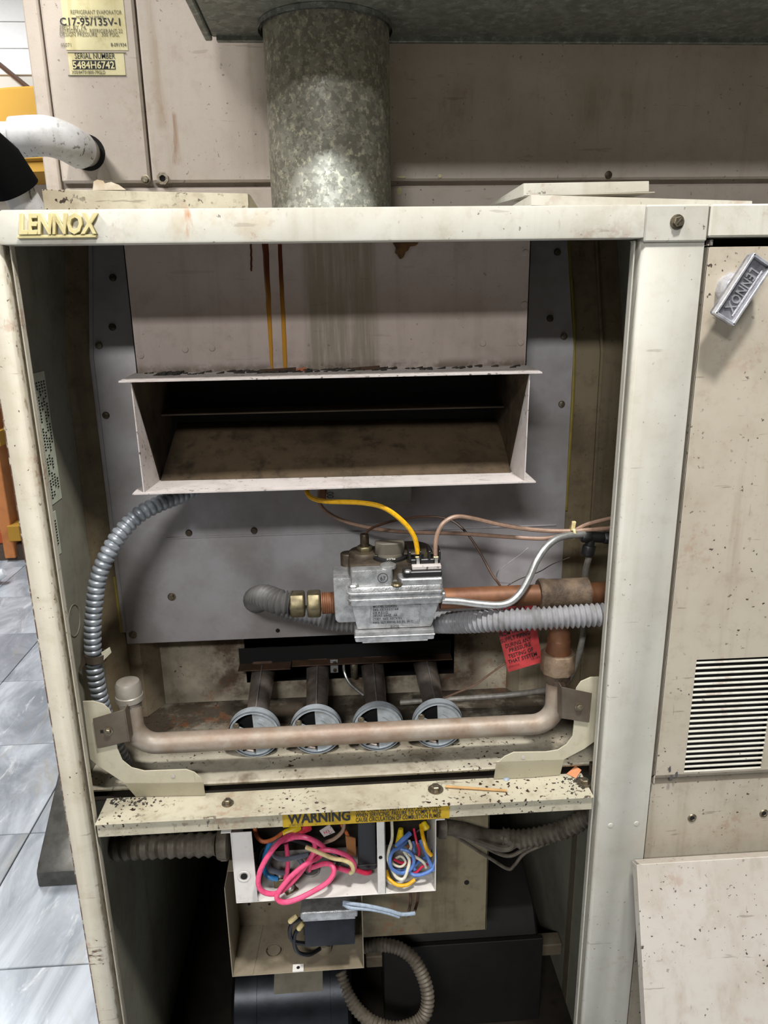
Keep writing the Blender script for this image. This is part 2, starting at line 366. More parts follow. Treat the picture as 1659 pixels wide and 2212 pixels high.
M['flue'] = galv('galvanised_flue', '#6b685c', '#858275', '#b3ad96', 150, .55, .3)
M['duct'] = galv('galvanised_duct', '#6c6f6a', '#7e807a', '#9aa09a', 110, .5, .6)
def tile_mat():
    t = NT('marble_tile'); info = t.n('ShaderNodeObjectInfo')
    off = t.n('ShaderNodeVectorMath'); off.operation = 'ADD'; cmb = t.n('ShaderNodeCombineXYZ')
    r10 = t.math('MULTIPLY', info.outputs['Random'], 37.0); t.l(r10, cmb.inputs[0]); t.l(r10, cmb.inputs[1]); t.l(t.pos, off.inputs[0]); t.l(cmb.outputs[0], off.inputs[1])
    p = off.outputs[0]
    x = t.mix(t.ramp(t.noise(3.2, 8, .65, p, (1.8, .7, 1), 1.2), .32, .68), lin('#868d97'), lin('#c6ccd4'))
    x = t.mix(t.ramp(t.noise(5, 8, .7, p, (2.2, .6, 1), 2.0), .56, .72, 0, .7), x, lin('#eceef0'))
    x = t.mix(t.ramp(t.noise(2.3, 6, .7, p, (2.0, .6, 1), 1.6), .55, .74, 0, .55), x, lin('#a3977c'))
    t.bump(t.noise(60, 4), .15, .001)
    return t.done(x, .32, 0, .5)
M['lowlabel'] = plain('dull_label', '#77705f', .7)  # even grey brown label tone, darker than the other stickers
M['sealant'] = plain('old_sealant', '#8a7a34', .6)
M['tile'] = tile_mat(); M['grout'] = plain('grey_grout', '#77756f', .9)

def hexscrew_mesh(mat, slot=True):
    b = MB(); b.lathe([(.0062, 0), (.0062, .0009), (.0048, .0012)], (0, 0, 0), (0, -1, 0), 16)
    b.lathe([(.0044, .0008), (.0044, .0040), (.0038, .0046)], (0, 0, 0), (0, -1, 0), 6)
    if slot: b.obox((0, -.0047, 0), (1, 0, .6), (0, 1, 0), (-.6, 0, 1), .0034, .00045, .0005)
    me = b.mesh('hex_screw', Vector((0, 0, 0))); me.materials.append(mat); return me
HEX = hexscrew_mesh(M['zinc']); HEXD = hexscrew_mesh(M['zinc_dark'])
def round_screw_mesh(mat):
    b = MB(); b.lathe([(.005, 0), (.005, .0012), (.0042, .0024), (.002, .003)], (0, 0, 0), (0, -1, 0), 16)
    b.obox((0, -.0029, 0), (1, 0, .35), (0, 1, 0), (-.35, 0, 1), .0042, .0004, .0006)
    me = b.mesh('round_screw', Vector((0, 0, 0))); me.materials.append(mat); return me
RND = round_screw_mesh(M['zinc']); RNDD = round_screw_mesh(M['zinc_dark'])
def screw(me, loc, parent, s=1.0, rz=None):
    return inst('screw', me, loc, parent, rz if rz is not None else (0, random.uniform(0, 3), 0), s)

# ================================================================== the room
FZ = -.20; KF = 1.3/1.1
gx = lambda x: x*KF
gy = lambda y: (y+.8)*KF-.8
gz = lambda z: FZ+z*KF
fl = struct(MB().box(-3.8, 2.4, -4.6, 3.7, FZ-.06, FZ-.006).build('floor', M['grout'], None, org=(0, 0, FZ-.06)))
TP = .345*KF
tb = MB().box(-TP/2+.0016, TP/2-.0016, -TP/2+.0016, TP/2-.0016, -.006, 0)
tme = tb.mesh('tile', Vector((0, 0, 0)), .0012); tme.materials.append(M['tile'])
for i in range(-6, 5):
    for j in range(-5, 8):
        x = gx(-.693)+TP*(i+.5); y = gy(.246)+TP*(j+.5)
        inst('tile', tme, (x, y, FZ), fl)
wb = struct(MB().box(-3.8, 2.4, 3.6, 3.7, FZ-.006, 2.75).build('wall_back', M['wall_white'], None, org=(0, 3.65, FZ)))
for k in range(4):
    MB().box(-3.7, 1.5, 3.585, 3.6, 2.225+k*.119, 2.225+k*.119+.116).build('plank', M['plank'], wb, .002)
MB().prism([(-3.7, 1.69), (-1.0, 1.77), (-1.0, 2.10), (-1.5, 2.075), (-1.95, 2.03), (-3.7, 2.00)], 'y', 3.2, 3.595).build('yellow_bulkhead', M['wall_yellow'], wb, .01)
MB().prism([(-3.7, 1.64), (-1.0, 1.72), (-1.0, 1.77), (-3.7, 1.69)], 'y', 3.22, 3.595).build('bulkhead_underside', M['wall_yellow'], wb, .004)
MB().tube([at(-60, 100, 3.58), at(0, 140, 3.57), at(70, 197, 3.57), at(140, 255, 3.58)], .012, 8).build('dark_cord', M['wire_brown'], wb)
struct(MB().box(-3.8, 2.4, -4.6, 3.7, 2.75, 2.8).build('ceiling', M['ceil'], None, org=(0, 0, 2.75)))
struct(MB().box(-3.9, -3.8, -4.6, 3.7, FZ-.06, 2.8).build('wall_left', M['wall_white'], None, org=(-3.85, 0, FZ)))

# brick-fronted counter far behind, seen past the left edge of the furnace
bc = thing('brick_counter', 'orange brick counter front with timber corner post far behind the furnace', 'counter', (gx(-1.62), gy(2.5), FZ))
cx1 = gx(-1.44); by = gy(2.42)
MB().box(-3.0, cx1-.035, by, by+.4, gz(.06), gz(.70)).build('mortar_core', M['mortar'], bc)
MB().box(-3.0, cx1+.05, by-.012, by+.4, FZ, gz(.075)).build('plinth', M['basedark'], bc, .003)
bme = MB().box(-.118, .118, -.014, .03, -.031, .031).mesh('brick', Vector((0, 0, 0)), .003); bme.materials.append(M['brick'])
for r in range(11):
    for c in range(3):
        inst('brick', bme, (cx1-.17-c*.246-(.123 if r % 2 else 0), by, gz(.107)+r*.069), bc)
MB().box(cx1-.055, cx1, by-.04, by+.4, FZ+.02, gz(.74)).build('corner_post', M['timber'], bc, .004)
MB().box(cx1-.024, cx1+.024, by-.06, by+.4, gz(.52), gz(.585)).build('rail', M['wall_yellow'], bc, .003)
MB().box(cx1-.012, cx1+.05, by-.06, by+.4, gz(.10), gz(.17)).build('rail', M['wall_yellow'], bc, .003)
MB().box(cx1, cx1+.11, by+.09, by+.11, gz(.06), gz(.74)).build('dark_gap_panel', M['black'], bc)
q = on_z(8, 1262, FZ)
bt = thing('plastic_bottle', 'white plastic bottle on the tile floor at the far left edge', 'bottle', q)
bd_ = Vector((1, .1, .55)).normalized()
MB().lathe([(.045, -.16), (.05, -.14), (.05, 0), (.03, .035), (.022, .045), (.022, .075), (.018, .08)], q+Vector((-.06, 0, .02)), bd_, 18).build('body', M['plank'], bt)
wf = thing('grey_equipment_foot', 'dark grey tapered steel foot on the tiles beside the furnace', 'foot', (gx(-.58), gy(.55), FZ))
pl = [(gy(y), gz(z)) for y, z in [(.43, 0), (.43, .035), (.45, .05), (.62, .16), (.75, .20), (.75, 0)]]
MB().prism(pl, 'x', gx(-.615), gx(-.50)).build('wedge', metal('grey_foot_steel', '#5e5c58', '#48463f', 30, .35, .5), wf, .006, seg=2)
MB().lathe([(.014, 0), (.014, .009)], (gx(-.615), gy(.47), gz(.022)), (-1, 0, 0), 12).build('pivot_bolt', M['zinc_dark'], wf)

# ================================================================== coil cabinet and duct above
YC = .362; KC = (YC+.8)/1.118; kx = lambda x: x*KC; kz = lambda z: 1.1+(z-1.1)*KC
cc = thing('evaporator_coil_cabinet', 'pinkish beige coil cabinet standing on top of the furnace behind the flue', 'cabinet', (.15, .6, 1.188))
MB().box(kx(-.385), .98, YC+.012, .92, 1.188, 1.95).build('case', M['coil'], cc, .002)
MB().box(kx(-.386), kx(-.3665), YC, YC+.014, 1.188, 1.95).build('corner_flange', M['coil'], cc, .002)
MB().box(kx(-.3635), kx(-.2455), YC-.002, YC+.01, kz(1.2555), 1.95).build('narrow_panel', M['coil'], cc, .003)
MB().box(kx(-.2425), .98, YC-.002, YC+.01, kz(1.2555), 1.95).build('wide_panel', M['coil'], cc, .003)
MB().box(kx(-.3635), .98, YC+.002, YC+.014, 1.188, kz(1.2495)).build('base_strip', M['coil'], cc, .003)
screw(HEX, at(315, 388, YC-.003), cc, 1.05); 
hm = MB().lathe([(.0085, 0), (.0085, .003), (.0045, .003), (.0045, .0005)], at(352, 386, YC-.002), (0, -1, 0), 8, cap=False); hm.build('grommet', M['zinc'], cc)
MB().lathe([(.0046, 0), (.0046, .0012)], at(352, 386, YC-.002), (0, -1, 0), 14).build('hole', M['dark'], cc)
MB().lathe([(.0055, 0), (.0055, .0012), (.004, .0018)], at(1314, 378, YC-.002), (0, -1, 0), 14).build('plug', M['zinc_dark'], cc)
hp = at(190, 330, YC-.002)
MB().lathe([(.0235, 0), (.0235, .0008)], hp, (0, -1, 0), 28).build('pipe_hole', M['dark'], cc)
for px, py, w, h in ((868, 382, .018, .004), (950, 380, .008, .006), (862, 412, .008, .012)):   # bare metal chips in the paint
    p = at(px, py, YC-.0035 if py < 400 else YC+.001)
    MB().slab([p+Vector((w*.5*math.cos(a)*random.uniform(.6, 1), 0, h*.5*math.sin(a)*random.uniform(.6, 1))) for a in [k*.57 for k in range(11)]], (0, .0008, 0)).build('paint_chip', M['sticker'], cc)
def plate(parent, name, px0, py0, px1, py1, Y, mat, t=.0006):
    a, b = at(px0, py0, Y), at(px1, py1, Y)
    return MB().box(a.x, b.x, Y-t, Y, b.z, a.z).build(name, mat, parent)
st1 = plate(cc, 'rating_sticker', 124, -60, 277, 109, YC-.0022, M['sticker'])
def ctext(s, px, py, h, wpx, mat, Y, parent, bold=0.0, **k):
    a = at(px, py, Y); b = at(px+wpx, py, Y)
    return text(s, h, (a+b)/2, (1, 0, 0), (0, 0, 1), mat, parent, width=(b.x-a.x), bold=bold, **k)
YS = YC-.0030
ctext('REFRIGERANT EVAPORATOR', 153, 31, .0055, 110, M['faint'], YS, st1)
ctext('MODEL NUMBER', 165, 42, .005, 60, M['faint'], YS, st1)
ctext('C17-95/135V-1', 132, 55, .0100, 130, M['ink'], YS, st1, .012)
for s, y, w in (('MFD. BY 74', 63, 55), ('REFRIGERANT  REFRIGERANT-22', 71, 135), ('DESIGN PRESSURE   300 PSIG.', 79, 128)): ctext(s, 130, y, .0052, w, M['faint'], YS, st1)
ctext('8-091934', 240, 101, .0052, 33, M['ink'], YS, st1); ctext('05071', 133, 101, .005, 22, M['faint'], YS, st1)
st2 = plate(cc, 'serial_sticker', 146, 113, 272, 163, YC-.0022, M['sticker'])
ctext('SERIAL NUMBER', 162, 127, .0078, 87, M['ink'], YS, st2, .005)
plate(st2, 'number_bar', 156, 130, 250, 150, YC-.0029, M['ink'], .0003)
ctext('5484H6742', 158, 148, .0096, 90, M['sticker'], YS-.0006, st2, .02)
ctext('X00/84T01B00-79GLD', 156, 160, .0048, 72, M['ink'], YS, st2)
for a, b in (((146, 113), (272, 114)), ((147, 162), (272, 163))):
    p, q = at(*a, YS), at(*b, YS); MB().box(p.x, q.x, YS-.0003, YS+.0003, q.z-.0004, q.z+.0004).build('border_line', M['faint'], st2)

DZ = 1.4288
du = thing('overhead_duct', 'dark galvanised sheet metal duct running across above the flue', 'duct', (.3, .1, DZ))
MB().box(-.148, .95, .015, .312, DZ, DZ+.35).build('trunk', M['duct'], du, .002)
MB().box(-.157, -.1475, .013, .314, DZ-.004, DZ+.35).build('end_flange', M['duct'], du, .0015)
MB().box(-.1415, .95, .306, .314, DZ-.006, DZ+.01).build('seam_lip', M['duct'], du, .001)
MB().lathe([(.0845, 0), (.0845, .006), (.081, .006), (.081, 0)], (.0, .27, DZ-.0065), (0, 0, 1), 48, cap=False).build('flue_collar', M['duct'], du)

fp = thing('flue_pipe', 'upright round galvanised flue pipe with spangled finish rising into the duct', 'pipe', (0, .27, 1.187))
MB().lathe([(.0795, 1.187), (.0795, DZ-.001)], (0.001, .27, 0), (0, 0, 1), 72, cap=False).build('pipe_wall', M['flue'], fp)
MB().lathe([(.0815, 1.1875), (.0815, 1.2), (.0797, 1.201)], (0.001, .27, 0), (0, 0, 1), 64, cap=False).build('bottom_bead', M['flue'], fp)

# pvc condensate pipe
M['pvc'] = paint('dirty_white_pvc', '#c8c7c6', dirt='#4a3a28', dirt_amt=.35, streak=0, speck=.8, speck_th=.64, rough=.35)
YP = .20
pv = thing('pvc_drain_pipe', 'dirty white plastic pipe with elbow entering the hole in the coil cabinet', 'pipe', at(60, 300, YP))
e0, e1 = at(40, 300, YP)+Vector((-.75, 0, 0)), at(40, 300, YP)
MB().tube([e0, e1], .0185, 28).build('straight_pipe', M['pvc'], pv)
h_in = hp+Vector((0, .04, 0))
elb = smooth_path([at(32, 297, YP), at(75, 294, YP), at(105, 295, YP+.004), at(140, 306, YP+.02), at(172, 324, YP+.055)], 10)
MB().tube(elb, .0225, 28).build('elbow', M['pvc'], pv)
MB().tube([at(165, 320, YP+.05), hp+Vector((-.002, -.005, .001)), h_in], .0195, 24).build('grey_stub', M['tube_grey'], pv)
ip = thing('insulated_pipe', 'white pipe with black foam sleeve slanting down at the upper left edge', 'pipe', at(20, 400, .15))
MB().tube([at(38, 410, .15)+(at(-60, 300, .12)-at(38, 410, .15))*6, at(-60, 300, .12), at(0, 352, .135), at(38, 410, .15)], .026, 24).build('foam_sleeve', M['blackrub'], ip, 0)
MB().tube([at(-20, 330, .125), at(35, 405, .15), at(62, 452, .16), at(70, 466, .162)], .0185, 24).build('bare_pipe', M['pvc'], ip)

# ================================================================== furnace cabinet
ZT, ZB = 1.187, 1.155
fc = thing('furnace_cabinet', 'open cream furnace cabinet with its front panel removed', 'furnace', (.1, .35, FZ))
MB().prism([(-.327, ZB+.002), (-.325, ZB), (.3215, ZB), (.3215, ZT), (-.320, ZT), (-.327, ZT-.005)], 'y', -.005, .02).build('top_rail', M['rail'], fc, .0018, seg=2)
def post_profile(sgn, outer, face, lip):
    p = [(outer, .0), (face-.003*sgn, 0), (face, .003), (face, .018), (lip-.0014*sgn, .018), (lip-.0014*sgn, .0035), (lip, .0035), (lip, .013), (face, .019), (face, .030), (outer, .030)]
    return p if sgn > 0 else p[::-1]
MB().prism(post_profile(1, -.3525, -.3265, -.3195), 'z', FZ, ZT-.002).build('corner_post', M['post'], fc, .0012)
MB().prism(post_profile(-1, .3895, .3225, .3155), 'z', FZ, ZB-.002).build('mid_post', M['frame'], fc, .0012)
MB().box(.3225, .3895, -.0035, .016, ZB-.004, ZT).build('post_head', M['frame'], fc, .0015)
MB().box(.3905, .95, -.005, .02, ZB, ZT).build('side_rail', M['rail'], fc, .0018)
screw(HEX, (.3558, -.0036, 1.1702), fc, 1.2)
for px, py in ((1319, 1783), (1375, 1779)): MB().lathe([(.0038, 0), (.003, .0008), (.001, .001)], at(px, py, -.0002), (0, -1, 0), 14).build('spot_weld', M['frame'], fc)
MB().box(-.3525, -.3465, .03, .92, FZ, 1.1855).build('side_panel', M['liner'], fc)
MB().box(.395, .400, .03, .92, FZ, 1.1855).build('partition_panel', M['liner'], fc)
MB().box(.945, .95, .03, .92, FZ, 1.1855).build('side_panel', M['liner'], fc)
MB().box(-.3525, .95, .91, .92, FZ, 1.1855).build('back_panel', M['shadepaint'], fc)
MB().box(-.3525, .95, .02, .92, 1.178, 1.1865).build('top_panel', M['frame'], fc)
MB().box(-.3465, .395, .03, .91, FZ+.002, FZ+.012).build('bottom_pan', M['shadepaint'], fc)
# raised emblem on the rail
em = thing_parent = MB().prism([(-.3075, 1.1605), (-.2315, 1.1605), (-.2305, 1.1635), (-.3068, 1.1635)], 'y', -.0085, -.005).build('nameplate', M['emblem'], fc, .0006)
text('LENNOX', .0198, ((-.3055-.227)/2-.0022, -.0050, 1.1648), (1, 0, 0), (0, 0, 1), M['emblem'], em, depth=.0042, bold=.028, width=.0775, shear=.22, lift=0, bev=.0003)
# knockout ring and labels on the left inner wall
kp = on_x(160, 1340, -.3465)
MB().lathe([(.021, 0), (.021, .0008), (.0200, .0008), (.0200, 0)], kp, (1, 0, 0), 32, cap=False).build('knockout', M['liner'], fc)
def wall_label(y0, y1, z0, z1, n):
    o = MB().box(-.3465, -.3459, y0, y1, z0, z1).build('caution_label', M['white_sticker'], fc)
    rows = max(1, int((y1-y0)/.0075)); m = MB()
    for r in range(rows):
        z = z1-.01; y = y1-.006-r*.0075
        while z > z0+.012:
            L = random.uniform(.008, .03)
            if random.random() < .85:
                k = z
                while k > max(z-L, z0+.008):
                    m.box(-.3459, -.3457, y-.0022, y+.0022, k-.0022, k-.0004)
                    if random.random() < .5: m.box(-.3459, -.3457, y-.0022, y-.0012, k-.004, k-.0004)
                    k -= .0036
            z -= L+.008
    if m.v: m.build('print', M['ink'], o)
    return o
a, b = on_x(80, 805, -.3465), on_x(130, 1085, -.3465)
wall_label(.070, .1150, .866, 1.022, 1)
wall_label(.070, .0890, .803, .857, 1)

# shelf between burner and blower compartments
sh = MB().strip([(-.3165, .046, .4775), (-.3165, .002, .4775), (-.3165, -.003, .4785), (-.3165, -.004, .4765), (-.3165, .0005, .4735), (-.3165, .0005, .4555), (-.3165, .012, .4535)],
                [(.3135, .046, .4775), (.3135, .002, .4775), (.3135, -.003, .4785), (.3135, -.004, .4765), (.3135, .0005, .4735), (.3135, .0005, .4555), (.3135, .012, .4535)], (0, .0012, -.0012)).build('shelf', M['shelf'], fc)
MB().strip([(-.3455, .30, .4945), (-.3455, .049, .4925), (-.3455, .047, .4905), (-.3455, .049, .487)], [(.394, .30, .4945), (.394, .049, .4925), (.394, .047, .4905), (.394, .049, .487)], (0, .001, -.0012)).build('burner_tray', M['tray'], fc)
MB().box(-.3455, .394, .046, .30, .474, .4765).build('shelf_deck', M['shadepaint'], fc)
for px, py, k in ((492, 1736, .9), (941, 1706, 1.2), (1262, 1692, 1.1)):
    p = on_z(px, py, .4775)
    MB().lathe([(.0085*k, 0), (.0085*k, .0014), (.0058*k, .0016)], p, (0, 0, 1), 18).build('washer', M['zinc'], sh)
    MB().lathe([(.0052*k, .0014), (.0052*k, .006), (.0043*k, .0068)], p, (0, 0, 1), 6).build('bolt_head', M['zinc'], sh)
p = on_z(1276, 1672, .4775); MB().tube([p, p+Vector((0, 0, .018))], .003, 10).build('bolt_stud', M['zinc_dark'], sh)
wl = MB().box(at(610, 1770, -.0003).x, at(971, 1760, -.0003).x, -.0001, .0004, .4545, .4745).build('warning_label', M['yellow_label'], sh)
YW = -.0003
text('WARNING', .0155, (at(690, 1765, YW).x, YW, .4606), (1, 0, 0), (0, 0, 1), M['ink'], wl, bold=.035, width=.0795)
for s, z, h in (('THIS COMPARTMENT MUST BE CLOSED', .4712, .0068), ('WHEN SERVICING. FAILURE TO COMPLY WILL', .4640, .0068), ('CAUSE CIRCULATION OF COMBUSTION FUMES.', .4570, .0068)):
    text(s, h, (at(861, 1760, YW).x, YW, z), (1, 0, 0), (0, 0, 1), M['ink'], wl, bold=.02, width=.110)
text('LITHO U.S.A.', .0045, (at(640, 1780, YW).x, YW, .4556), (1, 0, 0), (0, 0, 1), M['ink'], wl, width=.018)
# small scatter on the shelf
def blob(name, c, rx, ry, rz, mat, parent=None, n=9, seed=1):
    rr = random.Random(seed); m = MB(); c = Vector(c); rings = []
    for k, (h, q) in enumerate(((0, 1), (.5, .8), (1, .3))):
        rings += [c+Vector((math.cos(2*math.pi*i/n)*rx*q*rr.uniform(.7, 1.2), math.sin(2*math.pi*i/n)*ry*q*rr.uniform(.7, 1.2), rz*h*rr.uniform(.7, 1.2))) for i in range(n)]
    fs = [(k*n+i, k*n+(i+1) % n, (k+1)*n+(i+1) % n, (k+1)*n+i) for k in (0, 1) for i in range(n)]+[tuple(range(n))[::-1], tuple(range(2*n, 3*n))]
    return m.add(rings, fs).build(name, mat, parent)
stick = MB().tube([on_z(962, 1699, .480), on_z(1095, 1708, .480)], .0018, 8).build('wooden_stick', M['wood']); tag(stick, 'thin pale wooden matchstick lying on the shelf beside a bolt', 'stick')
sc_ = MB().slab([on_z(1224, 1672, .4780), on_z(1243, 1655, .483), on_z(1256, 1664, .482), on_z(1244, 1682, .4780)], (0, 0, .0006)).build('paper_scrap', M['orange_scrap']); tag(sc_, 'crumpled orange paper scrap at the right end of the shelf', 'paper')
gr = MB()
for k in range(420):
    u = random.random()**2; x = random.choice((-1, 1)); q = on_z(1262+random.gauss(0, 28), 1685+random.gauss(0, 12), .4777) if x > 0 else on_z(238+abs(random.gauss(0, 50)), 1716+random.gauss(0, 12), .4777)
    if abs(q.x) > .31 or q.y > .044 or q.y < .002: continue
    s_ = random.uniform(.0005, .0016); gr.obox(q, (1, random.random(), .3), (-random.random(), 1, .2), (.1, .2, 1), s_, s_*.8, s_*.5)
g_ = gr.build('grit', M['grime']); tag(g_, 'black grit and dirt flakes gathered at both ends of the shelf', 'grit'); g_['kind'] = 'stuff'
bb_ = blob('blue_pellet', on_z(1094, 1684, .4778), .0045, .003, .003, M['wire_grey'], None, 9, 5); tag(bb_, 'tiny pale blue pellet on the shelf in front of the right bracket foot', 'pellet')

# ------------------------------------------------------------------ vestibule panel, flanges, recess
vp = thing('vestibule_panel', 'grey bent zinc sheet closing the heat exchanger behind the gas valve', 'panel', (0, .22, .62))
prof = [(.205, .6225), (.205, .80), (.208, 1.030), (.262, 1.172)]
def vy(z):
    for (y0, z0), (y1, z1) in zip(prof, prof[1:]):
        if z <= z1: return y0+(y1-y0)*(z-z0)/(z1-z0)
    return prof[-1][0]
XL, XR = -.3165, .322
MB().strip([(XL, y, z) for y, z in prof], [(XR, y, z) for y, z in prof], (0, .0016, 0)).build('sheet', M['vest'], vp)
MB().box(XL, XR, .2055, .222, .6205, .6228).build('bottom_hem', M['vest'], vp)
z_s = at(600, 1155, .204).z
MB().box(-.245, .31, .2035, .2055, z_s-.0012, z_s+.0012).build('pressed_seam', M['vest'], vp, .0006)
def on_panel(px, py):
    Y = .205
    for _ in range(8):
        q = at(px, py, Y); Y = vy(q.z)
    return at(px, py, Y)
for i, (px, py) in enumerate(((214, 747), (229, 897), (549, 1146), (408, 1151), (371, 1289), (287, 1371), (1218, 727), (1213, 873), (243, 707), (1188, 688), (1204, 545), (244, 600))):
    q = on_panel(px, py); screw((RND if i in (0, 4, 5, 6, 7) else RNDD) if i not in (4, 5) else HEX, q, vp, .95)
MB().lathe([(.0032, 0), (.0032, .0006)], on_panel(600, 1362), (0, -1, 0), 10).build('hole', M['dark'], vp)
MB().lathe([(.0032, 0), (.0032, .0006)], on_panel(626, 740), (0, -1, 0), 10).build('hole', M['dark'], vp)
sf = thing('side_flange', 'brownish beige inner sheet strip between left wall and zinc panel', 'panel', (-.33, .19, .5))
A = [(-.3462, .186, .50), (-.3462, .186, .80), (-.3462, .190, 1.026), (-.3462, .245, 1.172)]; B = [(XL-.002, .207, .50), (XL-.002, .207, .80), (XL-.002, .210, 1.030), (XL-.002, .264, 1.172)]
MB().strip(A, B, (0, .0015, 0)).build('strip', M['strip'], sf)
MB().strip([(XL-.004, .2035, .64), (XL-.004, .2035, .80), (XL-.004, .206, 1.030), (XL-.004, .258, 1.172)], [(XL+.001, .2030, .64), (XL+.001, .2030, .80), (XL+.001, .2055, 1.030), (XL+.001, .2575, 1.172)], (0, .002, 0)).build('hem', M['vest'], sf)
MB().tube(smooth_path([on_panel(246, 1245), on_panel(252, 1290), on_panel(262, 1365)]), .003, 8).build('yellow_sealant', M['sealant'], sf)
sf2 = thing('side_flange', 'brown inner sheet strips right of the zinc panel with raised seam', 'panel', (.36, .21, .5))
prof2 = [(.212, .50), (.212, .80), (.215, 1.022), (.268, 1.172)]
MB().strip([(XR+.002, y, z) for y, z in prof2], [(.3625, y, z) for y, z in prof2], (0, .0015, 0)).build('strip', M['strip'], sf2)
MB().strip([(.365, y+.002, z) for y, z in prof2], [(.3945, y+.002, z) for y, z in prof2], (0, .0015, 0)).build('strip', M['strip'], sf2)
MB().strip([(.3615, y-.004, z) for y, z in prof2], [(.3650, y-.004, z) for y, z in prof2], (0, .006, 0)).build('seam', M['strip'], sf2)
MB().tube(smooth_path([Vector((XR+.003, y-.001, z)) for y, z in prof2[1:]]), .0025, 8).build('yellow_sealant', M['sealant'], sf2)

bp = thing('burner_box_panel', 'sooty beige recessed plate with the dark burner opening', 'panel', (0, .25, .49))
ox0, ox1, oz0, oz1 = -.155, .171, .524, .60
pts = [(-.3455, .4945), (.3945, .4945), (.3945, .64), (-.3455, .64)]
for x0, x1, z0, z1 in ((-.283, ox0, .4945, .64), (ox1, .255, .4945, .64), (ox0, ox1, .4945, oz0), (ox0, ox1, oz1, .64)):
    pass
m = MB(); Yb = .25
V = [(-.283, .4945), (.255, .4945), (.255, .64), (-.283, .64)]; H = [(ox0, oz0), (ox1, oz0), (ox1, oz1), (ox0, oz1)]
vs = [(x, Yb, z) for x, z in V]+[(x, Yb, z) for x, z in H]+[(x, Yb+.0015, z) for x, z in V]+[(x, Yb+.0015, z) for x, z in H]
fs = []
for i in range(4):
    j = (i+1) % 4; fs += [(i, j, 4+j, 4+i), (8+j, 8+i, 12+i, 12+j), (4+i, 4+j, 12+j, 12+i), (j, i, 8+i, 8+j)]
m.add(vs, fs).build('face_plate', M['recess'], bp)
MB().strip([(-.302, .215, z) for z in (.4945, .64)], [(-.283, .25, z) for z in (.4945, .64)], (.0, .0015, 0)).build('rolled_edge', M['plate_tan'], bp)
MB().box(-.3455, -.302, .214, .2155, .4945, .64).build('left_filler', M['plate_tan'], bp)
MB().strip([(.270, .225, z) for z in (.4945, .64)], [(.255, .25, z) for z in (.4945, .64)], (.0, .0015, 0)).build('rolled_edge', M['plate_tan'], bp)
MB().box(.270, .3945, .225, .2265, .4945, .64).build('right_filler', M['plate_tan'], bp)
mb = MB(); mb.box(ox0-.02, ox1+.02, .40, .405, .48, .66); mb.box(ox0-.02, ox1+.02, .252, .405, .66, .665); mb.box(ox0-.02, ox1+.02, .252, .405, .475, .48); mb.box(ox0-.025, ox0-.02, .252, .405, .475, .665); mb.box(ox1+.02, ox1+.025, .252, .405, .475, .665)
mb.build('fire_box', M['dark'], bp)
a, b = at(515, 1432, .235), at(630, 1410, .235)
MB().box(a.x, at(628, 1425, .235).x, .222, .248, .5585, .5600).build('cross_bar', M['rust'], bp, .0005)
MB().box(at(630, 1425, .235).x, at(976, 1405, .235).x, .226, .250, .5605, .5620).build('cross_bar', M['rust'], bp, .0005)
MB().box(a.x, at(976, 1405, .235).x, .2455, .2475, .560, .585).build('baffle_bar', M['dark'], bp)

# ================================================================== draft hood
dh = thing('draft_hood', 'grey sheet metal draft hood with wide open slot and white flared lips', 'hood', (0, .15, .88))
HX0, HX1, YH, YF = -.2450, .2405, .14, .05
MB().strip([(HX0, .262, 1.172), (HX0, YH, 1.172), (HX0, YH, 1.0125)], [(HX1, .262, 1.172), (HX1, YH, 1.172), (HX1, YH, 1.0125)], (0, .0012, -.0012)).build('front_face', M['hood'], dh)
for x in (HX0, HX1-.0012): MB().prism([(YH, 1.0125), (.208, 1.0125), (.262, 1.172), (YH, 1.172)], 'x', x, x+.0012).build('box_side', M['hood'], dh)
ZP, ZQ = 1.0130, .8835
MB().prism([(-.2425, YF), (.2365, YF), (.2435, YH+.01), (-.2485, YH+.01)], 'z', ZP, ZP+.0016).build('top_lip', M['plate_white'], dh)
MB().prism([(-.2412, YF), (.2345, YF), (.2345, .128), (-.2412, .128)], 'z', ZQ, ZQ+.0016).build('bottom_lip', M['plate_white'], dh)
for s, xe, xi in ((1, -.2285, -.2235), (-1, .2215, .2165)):
    e = .0012*s
    A_ = Vector((xe-.002*s, YF+.004, ZP)); B_ = Vector((xe-.001*s, YF+.004, ZQ+.0016)); C_ = Vector((xi-.001*s, .112, ZQ+.0016))
    MB().slab([A_, B_, C_], (e, 0, 0)).build('side_gusset', M['plate_white'], dh)
    D_ = Vector((xi, .205, ZQ+.0016)); E_ = Vector((xi, .205, ZP))
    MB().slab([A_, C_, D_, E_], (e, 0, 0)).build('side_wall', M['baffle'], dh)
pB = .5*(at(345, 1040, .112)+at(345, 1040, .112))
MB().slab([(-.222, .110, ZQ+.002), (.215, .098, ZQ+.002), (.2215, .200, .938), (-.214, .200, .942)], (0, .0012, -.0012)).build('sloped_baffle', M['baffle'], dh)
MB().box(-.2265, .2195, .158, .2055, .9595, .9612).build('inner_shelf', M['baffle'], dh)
MB().tube([(-.2265, .158, .9600), (.2195, .158, .9600)], .0012, 8).build('shelf_edge', M['clamp'], dh)
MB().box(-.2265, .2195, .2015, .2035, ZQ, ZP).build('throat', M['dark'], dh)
def P3_(pts, Y): return [at(px, py, Y) for px, py in pts]
